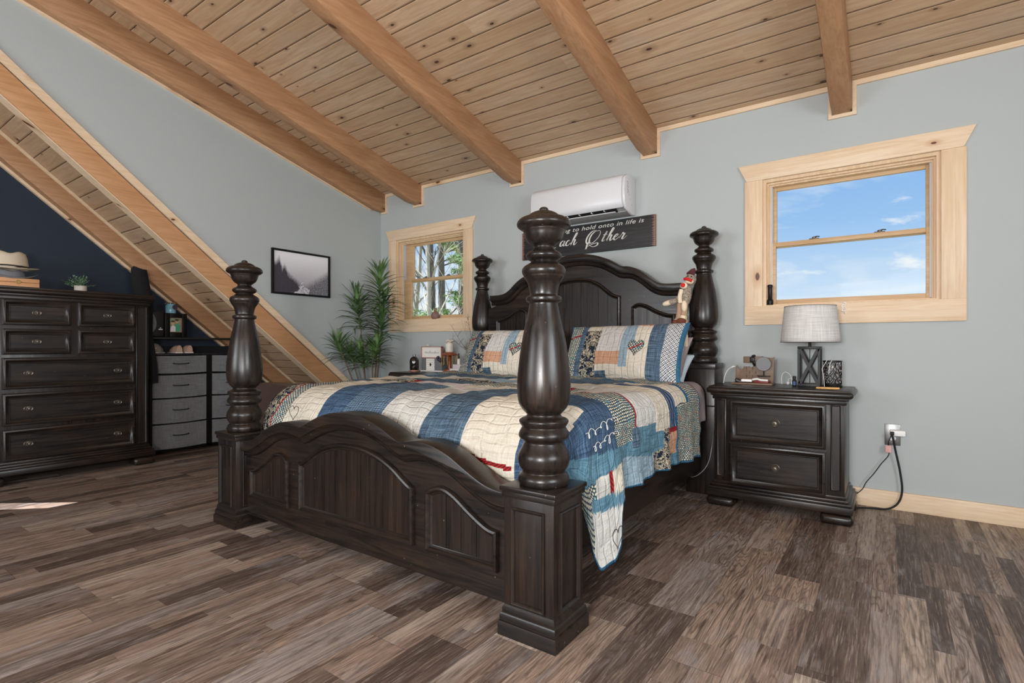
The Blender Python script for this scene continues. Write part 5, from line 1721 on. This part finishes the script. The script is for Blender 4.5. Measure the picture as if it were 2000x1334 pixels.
o = MB().box((1.47, -.39, TZ+.0445), (1.60, -.27, TZ+.085), .003).build('small_box', M['book_pink'], None, (1.53, -.33, TZ+.045)); tag(o, 'small pale pink box on top of the two books', 'box')
Db = thing('dropper_bottle', 'small dropper bottle with white label standing on the pale box', 'bottle', (1.5, -.335, TZ+.086))
og = tuple(Db.location); zz = TZ+.0855
MB().lathe([(0, zz), (.015, zz), (.015, zz+.045), (.007, zz+.055)], (1.5, -.335, 0), 18).build('bottle_body', M['paper_white'], Db, og)
MB().lathe([(.0085, zz+.053), (.0085, zz+.075), (.005, zz+.08), (.006, zz+.1), (0, zz+.106)], (1.5, -.335, 0), 14).build('dropper', M['black_matte'], Db, og)
V = thing('branch_vase', 'small vase with tall dry twigs behind the dropper bottle', 'vase', (1.545, -.19, TZ))
og = tuple(V.location)
MB().lathe([(0, TZ), (.028, TZ), (.036, TZ+.03), (.03, TZ+.07), (.014, TZ+.1), (.013, TZ+.14), (.018, TZ+.15), (.012, TZ+.149), (.01, TZ+.1)], (1.545, -.19, 0), 20, caps=False).build('vase_body', M['clay'], V, og)
rnd = random.Random(11)
for k, (dx, dz, m) in enumerate([(-.26, .33, 'twig'), (-.12, .40, 'twig_pale'), (-.02, .42, 'twig'), (.03, .3, 'twig_pale'), (-.2, .22, 'twig')]):
    mb = MB(); tips = []
    p0 = Vector((1.545, -.19, TZ+.12)); p1 = p0 + Vector((-.01, 0, .07)); p2 = p0 + Vector((dx*.5, .0, dz*.5)); p3 = p0 + Vector((dx, -.02*k, dz))
    c_ = interp([tuple(p0), tuple(p1), tuple(p2), tuple(p3)], 5)
    mb.tube(c_, [.004*(1-.75*i/len(c_)) for i in range(len(c_))], 5)
    for q in range(7):
        i = rnd.randint(5, len(c_)-2)
        d = Vector((rnd.uniform(-1, .7), rnd.uniform(-.3, .3), rnd.uniform(.2, 1))).normalized()*rnd.uniform(.05, .12)
        s_ = Vector(c_[i])
        mb.tube([s_, s_+d*.5+Vector((0, 0, .008)), s_+d], [.0022, .0016, .0008], 4)
        mb.tube([s_+d*.5, s_+d*.5+Vector((d.z, 0, abs(d.x)))*.5], [.0014, .0006], 4)
    mb.build('twig', M[m], V, og)

# ================================================================ corner plant
PL = thing('potted_palm', 'tall spiky dracaena-like plant in the corner below the picture and window', 'plant', (.27, -.4, 0))
og = tuple(PL.location)
MB().lathe([(0, 0), (.13, 0), (.15, .02), (.18, .3), (.19, .32), (.175, .32), (.165, .28), (0, .28)], (.27, -.4, 0), 36).build('pot', M['pot_dark'], PL, og)
rnd = random.Random(6)
def leaves(mb, base, top, n, Lf, droop, w=.011):
    base = Vector(base); top = Vector(top); ax = (top-base)
    for k in range(n):
        t = k/(n-1)
        p = base + ax*t
        a = k*2.399 + rnd.uniform(-.3, .3)
        el = .15 + 1.1*t**1.8 + rnd.uniform(-.2, .2)
        d = Vector((math.cos(a)*math.cos(el), math.sin(a)*math.cos(el), math.sin(el)))
        ll = Lf*rnd.uniform(.8, 1.12)*(1-.22*t)
        side = d.cross(Vector((0, 0, 1))).normalized()
        seg = 7; prev = None
        q = p.copy()
        for i in range(seg+1):
            u = i/seg
            ww = w*(.55+1.3*u if u < .35 else 1.0*(1-((u-.35)/.65)**1.7)) + .0006
            nn = side.cross(d).normalized()
            a_ = mb.bm.verts.new(q - side*ww + nn*ww*.35); m_ = mb.bm.verts.new(q); b_ = mb.bm.verts.new(q + side*ww + nn*ww*.35)
            if prev:
                mb.face([prev[0], prev[1], m_, a_], True); mb.face([prev[1], prev[2], b_, m_], True)
            prev = (a_, m_, b_)
            d = (d + Vector((0, 0, -droop*u*.55))).normalized()
            q = q + d*ll/seg
            q.x = max(q.x, .012); q.y = min(q.y, -.03)
tufts = [((.365, -.34, 1.42), (.405, -.36, 1.80), 62, .31), ((.135, -.4, 1.22), (.085, -.42, 1.56), 60, .30), ((.42, -.34, 1.32), (.44, -.34, 1.52), 30, .27),
         ((.14, -.62, .90), (.02+.05, -.66, 1.06), 40, .28), ((.42, -.37, 1.12), (.45, -.38, 1.30), 42, .27), ((.45, -.5, .88), (.53, -.5, 1.06), 44, .27), ((.25, -.46, .80), (.23, -.48, .98), 36, .25), ((.39, -.45, .84), (.41, -.46, .97), 26, .24), ((.17, -.52, .84), (.12, -.54, .98), 26, .24)]
for b, t_, n, Lf in tufts:
    mb = MB()
    leaves(mb, b, t_, int(n*1.05), Lf*1.1, .42, .014)
    mb.build('leaf_tuft', M['leaf_green'], PL, og, sharp=False)
    s0 = Vector((.27+.3*(b[0]-.27), -.4+.2*(b[1]+.4), .28))
    c_ = interp([tuple(s0), tuple(s0.lerp(Vector(b), .5)+Vector((.012, 0, .02))), b, t_], 5)
    MB().tube(c_, [.011-.006*i/len(c_) for i in range(len(c_))], 7).build('stem', M['twig'], PL, og)

# ================================================================ fabric drawer unit, its shelf and what stands on it
xf, xb = -.8, -1.0
U = thing('fabric_drawer_unit', 'black metal unit with grey fabric drawers and open top shelf between dresser and bed', 'storage unit', (-.9, -1.6, 0))
og = tuple(U.location)
ya, yb, ym0, ym1 = -2.10, -1.10, -1.588, -1.538
mb = MB()
for y in (ya, yb-.02): 
    mb.box((xf, y, 0), (xf-.02, y+.02, 1.12)); mb.box((xb, y, 0), (xb+.02, y+.02, 1.05 if y > -1.5 else 1.12))
mb.box((xf, ym0, .03), (xf-.02, ym1, .96)); mb.box((xf, ya, .03), (xf-.02, yb, .055))
for z in (.055, .30, .545, .78):
    mb.box((xf-.008, ya+.02, z-.012), (xb, yb-.02, z-.006))
mb.build('frame', M['black_metal'], U, og)
MB().box((xf+.005, ya-.005, 1.112), (xb-.0, yb, 1.13), .003).build('top_board', M['black_matte'], U, og)
MB().box((xf+.003, ya, .958), (xb, yb, .974), .002).build('shelf', M['black_matte'], U, og)
MB().box((xb, ya, .03), (xb-.006, yb, 1.045)).build('back_cloth', M['black_fabric'], U, og)
for (a, b) in ((ya+.022, ym0-.004), (ym1+.004, yb-.022)):
    for z0, z1 in ((.058, .29), (.305, .535), (.55, .765), (.785, .952)):
        mb = MB()
        n = 14
        rows = []
        for i in range(n+1):
            y = a + (b-a)*i/n
            bow = .012*math.sin(PI*i/n)
            rows.append([mb.bm.verts.new((xf+.002+bow, y, z0 - .006*math.sin(PI*i/n))), mb.bm.verts.new((xf+.002+bow*1.1, y, (z0+z1)/2)), mb.bm.verts.new((xf+.002+bow, y, z1-.004*math.sin(PI*i/n))), mb.bm.verts.new((xb+.02, y, z1)), mb.bm.verts.new((xb+.02, y, z0))])
        for p_, q_ in zip(rows, rows[1:]):
            for i in range(5): mb.face([p_[i], q_[i], q_[(i+1) % 5], p_[(i+1) % 5]], i < 2)
        mb.face(rows[0]); mb.face(rows[-1][::-1])
        bmesh.ops.recalc_face_normals(mb.bm, faces=mb.bm.faces[:])
        d_ = mb.build('fabric_drawer', M['fabric_grey'], U, og)
        zc_ = (z0+z1)/2+.01; yc = (a+b)/2
        MB().tube(interp([(xf+.012, yc-.07, zc_), (xf+.026, yc-.06, zc_-.004), (xf+.03, yc, zc_-.007), (xf+.026, yc+.06, zc_-.004), (xf+.012, yc+.07, zc_)], 4), .005, 8).build('handle', M['black_matte'], d_, og)
zt = 1.1305
Sp = thing('speaker', 'small black speaker with curved grey side on top of the fabric drawer unit', 'speaker', (-.87, -2.02, zt))
og = tuple(Sp.location)
MB().box((-.94, -2.085, zt), (-.815, -1.965, zt+.25), .02, 4).build('cabinet', M['black_matte'], Sp, og)
mb = MB()
mb.prism(interp([(-2.083, zt+.245), (-2.055, zt+.2), (-2.04, zt+.14), (-2.045, zt+.09), (-2.065, zt+.05)], 4) + [(-2.083, zt+.06)], 'yz', -.82, -.809)
mb.build('side_grille', M['disc_grey'], Sp, og)
mb = MB().prism([(-2.01, zt+.085), (-1.995, zt+.085), (-2.0025, zt+.095)], 'yz', -.8155, -.8135)
mb.box((-.8155, -2.02, zt+.07), (-.8135, -1.985, zt+.078))
mb.build('logo', M['white_paint'], Sp, og)
PF = thing('photo_frame', 'black wide-edged photo frame with picture of two people on the drawer unit', 'picture frame', (-.83, -1.86, zt))
og = tuple(PF.location)
mb = MB()
y0, y1, z0, z1 = -1.965, -1.768, zt, zt+.235
xx0, xx1 = -.83, -.812
for a, b in (((xx0, y0, z0), (xx1, y0+.045, z1)), ((xx0, y1-.045, z0), (xx1, y1, z1)), ((xx0, y0+.045, z0), (xx1, y1-.045, z0+.05)), ((xx0, y0+.045, z1-.045), (xx1, y1-.045, z1))): mb.box(a, b, .002)
mb.build('frame', M['black_metal'], PF, og)
mb = MB()
yy0, yy1, zz0, zz1 = y0+.045, y1-.045, z0+.05, z1-.045
mb.box((xx0+.003, yy0, zz0), (xx0+.008, yy1, zz1)).build('mat', M['rose_trim'], PF, og)
PP = MB().box((xx0+.007, yy0+.002, zz0+.006), (xx0+.009, yy1-.012, zz1-.002)).build('photograph', simple('photo_green', '#7f8f6c', .4, var=.5, scale=60), PF, og)
MB().prism([(yy0+.045, zz0+.006), (yy1-.013, zz0+.006), (yy1-.013, zz0+.06), (yy1-.03, zz0+.082), (yy0+.05, zz0+.075)], 'yz', xx0+.009, xx0+.0095).build('green_shirt', M['green_photo'], PP, og)
MB().prism([(yy0+.004, zz0+.006), (yy0+.05, zz0+.006), (yy0+.052, zz0+.05), (yy0+.03, zz0+.07), (yy0+.008, zz0+.05)], 'yz', xx0+.0095, xx0+.010).build('white_shirt', M['book_pink'], PP, og)
MB().lathe([(.0, xx0+.0105), (.016, xx0+.0105), (.016, xx0+.0095)], (0, yy0+.026, zz0+.09), 16, 'x', (1, 1.2)).lathe([(0, xx0+.0105), (.015, xx0+.0105), (.015, xx0+.0095)], (0, yy0+.063, zz0+.105), 16, 'x', (1, 1.2)).build('faces', M['skin_photo'], PP, og)
MB().lathe([(0, xx0+.011), (.017, xx0+.011), (.017, xx0+.0095)], (0, yy0+.026, zz0+.106), 16, 'x', (1, .6)).lathe([(0, xx0+.011), (.017, xx0+.011), (.017, xx0+.0095)], (0, yy0+.063, zz0+.12), 16, 'x', (1, .7)).build('hair', M['leather_brown'], PP, og)
# what carries the jar behind the frame
o = MB().box((-.93, -1.95, zt), (-.85, -1.80, zt+.235), .004).build('storage_box', M['black_matte'], None, (-.9, -1.88, zt)); tag(o, 'plain black box hidden behind the photo frame, under the blue candle jar', 'box')
Cj = thing('candle', 'blue candle in glass jar with metal lid standing above the photo frame', 'candle', (-.89, -1.885, zt+.236))
og = tuple(Cj.location); zz = zt+.2355
MB().lathe([(0, zz), (.042, zz), (.045, zz+.008), (.045, zz+.075), (.034, zz+.088), (.034, zz+.094)], (-.89, -1.885, 0), 28).build('jar', M['jar_blue'], Cj, og)
MB().lathe([(0, zz+.093), (.04, zz+.093), (.042, zz+.1), (.036, zz+.106), (0, zz+.108)], (-.89, -1.885, 0), 28).tube([(-.86, -1.92, zz+.095), (-.85, -1.945, zz+.095), (-.855, -1.95, zz+.085)], .004, 6).build('lid', M['chrome'], Cj, og)
MB().lathe([(0, .048), (.024, .048), (.024, .046)], (-.89, -1.865, zz+.06), 20, 'x').build('round_label', M['purple_stone'], Cj, og)
# shoes on the open shelf
zs = .9745
def shoe(name, label, cat, x, y, L_, wd, ht, col, col2, rz, group):
    T = thing(name, label, cat, (x, y, zs), group, rz)
    mb = MB()
    n = 14
    rows = []
    for i in range(n+1):
        u = i/n
        hw = wd/2*(.62+.38*math.sin(PI*min(1, u*1.1)))*(1 if u < .9 else (1-(u-.9)*5))
        hh = ht*(1.0 if u < .35 else 1-.5*(u-.35)/.65)
        row = []
        for k in range(13):
            a = PI*k/12
            row.append(mb.bm.verts.new((L_*(u-.5), hw*math.cos(a), .008+hh*math.sin(a)**.7)))
        rows.append(row)
    for a, b in zip(rows, rows[1:]):
        for k in range(12): mb.face([a[k], b[k], b[k+1], a[k+1]], True)
        mb.face([a[0], a[12], b[12], b[0]])
    mb.face(rows[0]); mb.face(rows[-1][::-1])
    bmesh.ops.recalc_face_normals(mb.bm, faces=mb.bm.faces[:])
    mb.build('upper', col, T)
    MB().box((-L_/2, -wd*.42, 0), (L_/2*.96, wd*.42, .012), .004).build('sole', M['paper_white'], T)
    MB().box((-L_*.48, -wd*.36, .02), (-L_*.1, wd*.36, ht*.72), .015, 3).build('heel_band', col2, T)
    return T
shoe('slip_on_shoe', 'pink sparkly slip-on shoe, left one of the pair on the open shelf', 'shoe', -.9, -1.84, .19, .085, .07, M['shoe_pink'], M['sparkle'], PI, 'shoes on the drawer unit shelf')
shoe('slip_on_shoe', 'pink sparkly slip-on shoe, right one of the pair on the open shelf', 'shoe', -.9, -1.745, .19, .085, .07, M['shoe_pink'], M['sparkle'], PI, 'shoes on the drawer unit shelf')
shoe('sneaker', 'grey sneaker lying at the left end of the open shelf', 'shoe', -.9, -2.0, .19, .08, .09, M['shoe_grey'], M['white_paint'], PI*.75, 'shoes on the drawer unit shelf')

# black jacket hanging behind the dresser's right end
mb = MB()
def sheet(mb, path, widthvec, n=10, th=.03, wob=.01, seed=0):
    R_ = []
    for i, p in enumerate(path):
        row = []
        for k in range(n+1):
            u = k/n
            v = Vector(p) + Vector(widthvec)*u
            v += Vector((wob*math.sin(k*1.7+i*.6+seed), 0, 0))
            row.append(v)
        R_.append(row)
    F_ = [[mb.bm.verts.new(v) for v in r] for r in R_]
    B_ = [[mb.bm.verts.new(v-Vector((th, 0, 0))) for v in r] for r in R_]
    m = len(path)
    for i in range(m-1):
        for k in range(n):
            mb.face([F_[i][k], F_[i][k+1], F_[i+1][k+1], F_[i+1][k]], True)
            mb.face([B_[i][k], B_[i+1][k], B_[i+1][k+1], B_[i][k+1]], True)
        mb.face([F_[i][0], F_[i+1][0], B_[i+1][0], B_[i][0]], True); mb.face([F_[i][n], B_[i][n], B_[i+1][n], F_[i+1][n]], True)
    for k in range(n):
        mb.face([F_[0][k], B_[0][k], B_[0][k+1], F_[0][k+1]], True); mb.face([F_[-1][k], F_[-1][k+1], B_[-1][k+1], B_[-1][k]], True)
    bmesh.ops.recalc_face_normals(mb.bm, faces=mb.bm.faces[:])
Jk = thing('black_jacket', 'black jacket hanging over the right end of the dresser down to the fabric drawers', 'jacket', (-.8, -2.14, .72))
og = tuple(Jk.location)
mb = MB()
mb.tube(interp([(-.93, -2.09, 1.2), (-.93, -2.095, 1.47), (-.93, -2.12, 1.6), (-.93, -2.14, 1.755), (-.93, -2.14, 1.78)], 4), [.075]*9+[.073, .072, .07, .068, .066, .06, .05, .03], 14, flat=.55)
mb.build('collar', M['black_fabric'], Jk, og)
mb = MB()
sheet(mb, [(-.755, -2.15, 1.47-.06*i) for i in range(13)], (0, .06, 0), 8, .03, .005)
mb.build('body', M['black_fabric'], Jk, og)
mb = MB()
mb.tube(interp([(-.75, -2.13, 1.15), (-.745, -2.11, 1.0), (-.745, -2.09, .85), (-.745, -2.085, .74), (-.745, -2.085, .70)], 4), .034, 12)
mb.build('sleeve', M['black_fabric'], Jk, og)

# ================================================================ on the dresser (top z 1.497)
zt = 1.4975
Wb = thing('wooden_box', 'light wooden box with round emblem under the hats on the dresser', 'box', (-.75, -3.08, zt))
og = tuple(Wb.location)
MB().box((-.86, -3.2, zt), (-.62, -2.935, zt+.042), .003).build('box_body', M['box_wood'], Wb, og)
MB().box((-.86, -3.2, zt+.0435), (-.62, -2.935, zt+.075), .003).build('lid', M['box_wood'], Wb, og)
MB().lathe([(0, -.616), (.013, -.616), (.015, -.618), (.015, -.6205)], (0, -3.06, zt+.045), 20, 'x').build('clasp', M['brass'], Wb, og)
def hat(name, label, c, crown, brim, ch, mat, band=None, stiff=.012, flip=.02):
    T = thing(name, label, 'hat', c, 'hats on the dresser')
    mb = MB()
    n = 48
    rows = []
    prof = [(1.0, 0, 1), (.96, -.004, 1), (.8, -.006, 1), (.66, 0, 1)]
    def ring(r, z, k, dent=0):
        R_ = []
        for i in range(n):
            a = 2*PI*i/n
            e = 1.18
            zz = z + (flip*abs(math.sin(a))**2*k if k > 0 else 0) - (dent*math.exp(-(math.sin(a)*2.2)**2))
            R_.append(mb.bm.verts.new((r*math.cos(a), r*math.sin(a)*e, zz)))
        return R_
    rings = [ring(brim, .0, 1.0), ring(brim*.9, -.002, .7), ring(brim*.75, .0, .3), ring(crown, .004, 0), ring(crown*.98, ch*.3, 0), ring(crown*.93, ch*.65, 0), ring(crown*.85, ch*.9, 0, .01), ring(crown*.68, ch, 0, .02), ring(crown*.45, ch*.93, 0, .02), ring(crown*.15, ch*.84, 0), ]
    for a, b in zip(rings, rings[1:]):
        for i in range(n): mb.face([a[i], a[(i+1) % n], b[(i+1) % n], b[i]], True)
    mb.face(rings[-1], True)
    o = mb.build('felt', mat, T, sharp=False)
    md = o.modifiers.new('thickness', 'SOLIDIFY'); md.thickness = .004
    if band:
        mb = MB()
        mb.tube([((crown+.003)*math.cos(2*PI*i/n), (crown+.003)*math.sin(2*PI*i/n)*1.18, .016+.006*math.cos(2*PI*i/n)) for i in range(n)], .0055, 6, closed=True)
        mb.build('band', band, T)
        MB().tube([(crown+.004, .02, .02), (crown+.03, .045, .012), (crown+.05, .075, .008)], .003, 5).tube([(crown+.004, .02, .02), (crown+.04, .03, .008), (crown+.055, .05, .008)], .003, 5).build('band_tassel', band, T)
    return T
hat('brimmed_hat', 'grey felt hat lying between the tan hat and the wooden box', (-.745, -3.09, zt+.077), .085, .142, .07, M['hat_grey'], None, flip=.045)
hat('brimmed_hat', 'tan brimmed hat with thin dark band on top of the stack on the dresser', (-.745, -3.10, zt+.149), .108, .16, .14, M['hat_tan'], M['leather_dark'], flip=.02)
Pp = thing('potted_plant', 'small bushy green plant in a pale ribbed pot on the dresser', 'plant', (-.76, -2.635, zt))
og = tuple(Pp.location)
pr = [(0, zt), (.038, zt), (.042, zt+.005)] + [(.043+.0012*(k % 2), zt+.008+.006*k) for k in range(9)] + [(.046, zt+.062), (.04, zt+.062), (.038, zt+.05), (0, zt+.05)]
MB().lathe(pr, (-.76, -2.635, 0), 32).build('pot', M['pot_white'], Pp, og)
rnd = random.Random(9)
mb = MB(); ms = MB()
for k in range(46):
    a = rnd.uniform(0, 2*PI); el = rnd.uniform(.1, 1.45); L_ = rnd.uniform(.06, .115)
    d = Vector((math.cos(a)*math.cos(el), math.sin(a)*math.cos(el)*1.2, math.sin(el)))
    p0 = Vector((-.76, -2.635, zt+.05))
    p1 = p0 + d*L_ + Vector((0, 0, .01))
    ms.tube([p0, (p0+p1)/2+Vector((0, 0, .006)), p1], .0009, 4)
    for q in range(9):
        c = p0.lerp(p1, .35+.65*q/8)
        dd = (d*.4 + Vector((rnd.gauss(0, 1), rnd.gauss(0, 1), rnd.gauss(.2, .7)))).normalized()
        s_ = dd.cross(Vector((rnd.random(), rnd.random(), 1))).normalized()
        l_ = rnd.uniform(.010, .017)
        mb.face([mb.bm.verts.new(c), mb.bm.verts.new(c+dd*l_*.5+s_*l_*.34), mb.bm.verts.new(c+dd*l_), mb.bm.verts.new(c+dd*l_*.5-s_*l_*.34)], True)
mb.build('foliage', M['leaf_small'], Pp, og, sharp=False)
ms.build('stems', M['leaf_green'], Pp, og)

# ================================================================ brown leather armchair behind the bed
AC = thing('leather_chair', 'dark brown leather chair with light piping, its arm just showing behind the left foot post', 'chair', (.75, -1.55, 0))
og = tuple(AC.location)
MB().box((.22, -1.8, .1), (1.25, -1.0, .42), .04, 4).build('seat', M['leather_brown'], AC, og)
mb = MB().prism(interp([(.16, .12), (.15, .45), (.2, .64), (.3, .705), (.55, .735), (.95, .73), (1.25, .66)], 5) + [(1.25, .12)], 'xz', -1.78, -1.62, bev=.03)
mb.build('side_arm', M['leather_brown'], AC, og)
pp = interp([(.19, .2), (.20, .45), (.24, .60), (.33, .69)], 5)
MB().tube([(a, -1.783, b) for a, b in pp], .004, 6).build('piping', M['pot_white'], AC, og)
mb = MB()
for x in (.26, 1.18):
    for y in (-1.74, -1.06): mb.lathe([(.025, 0), (.03, .11)], (x, y, 0), 12)
mb.build('feet', M['black_matte'], AC, og)
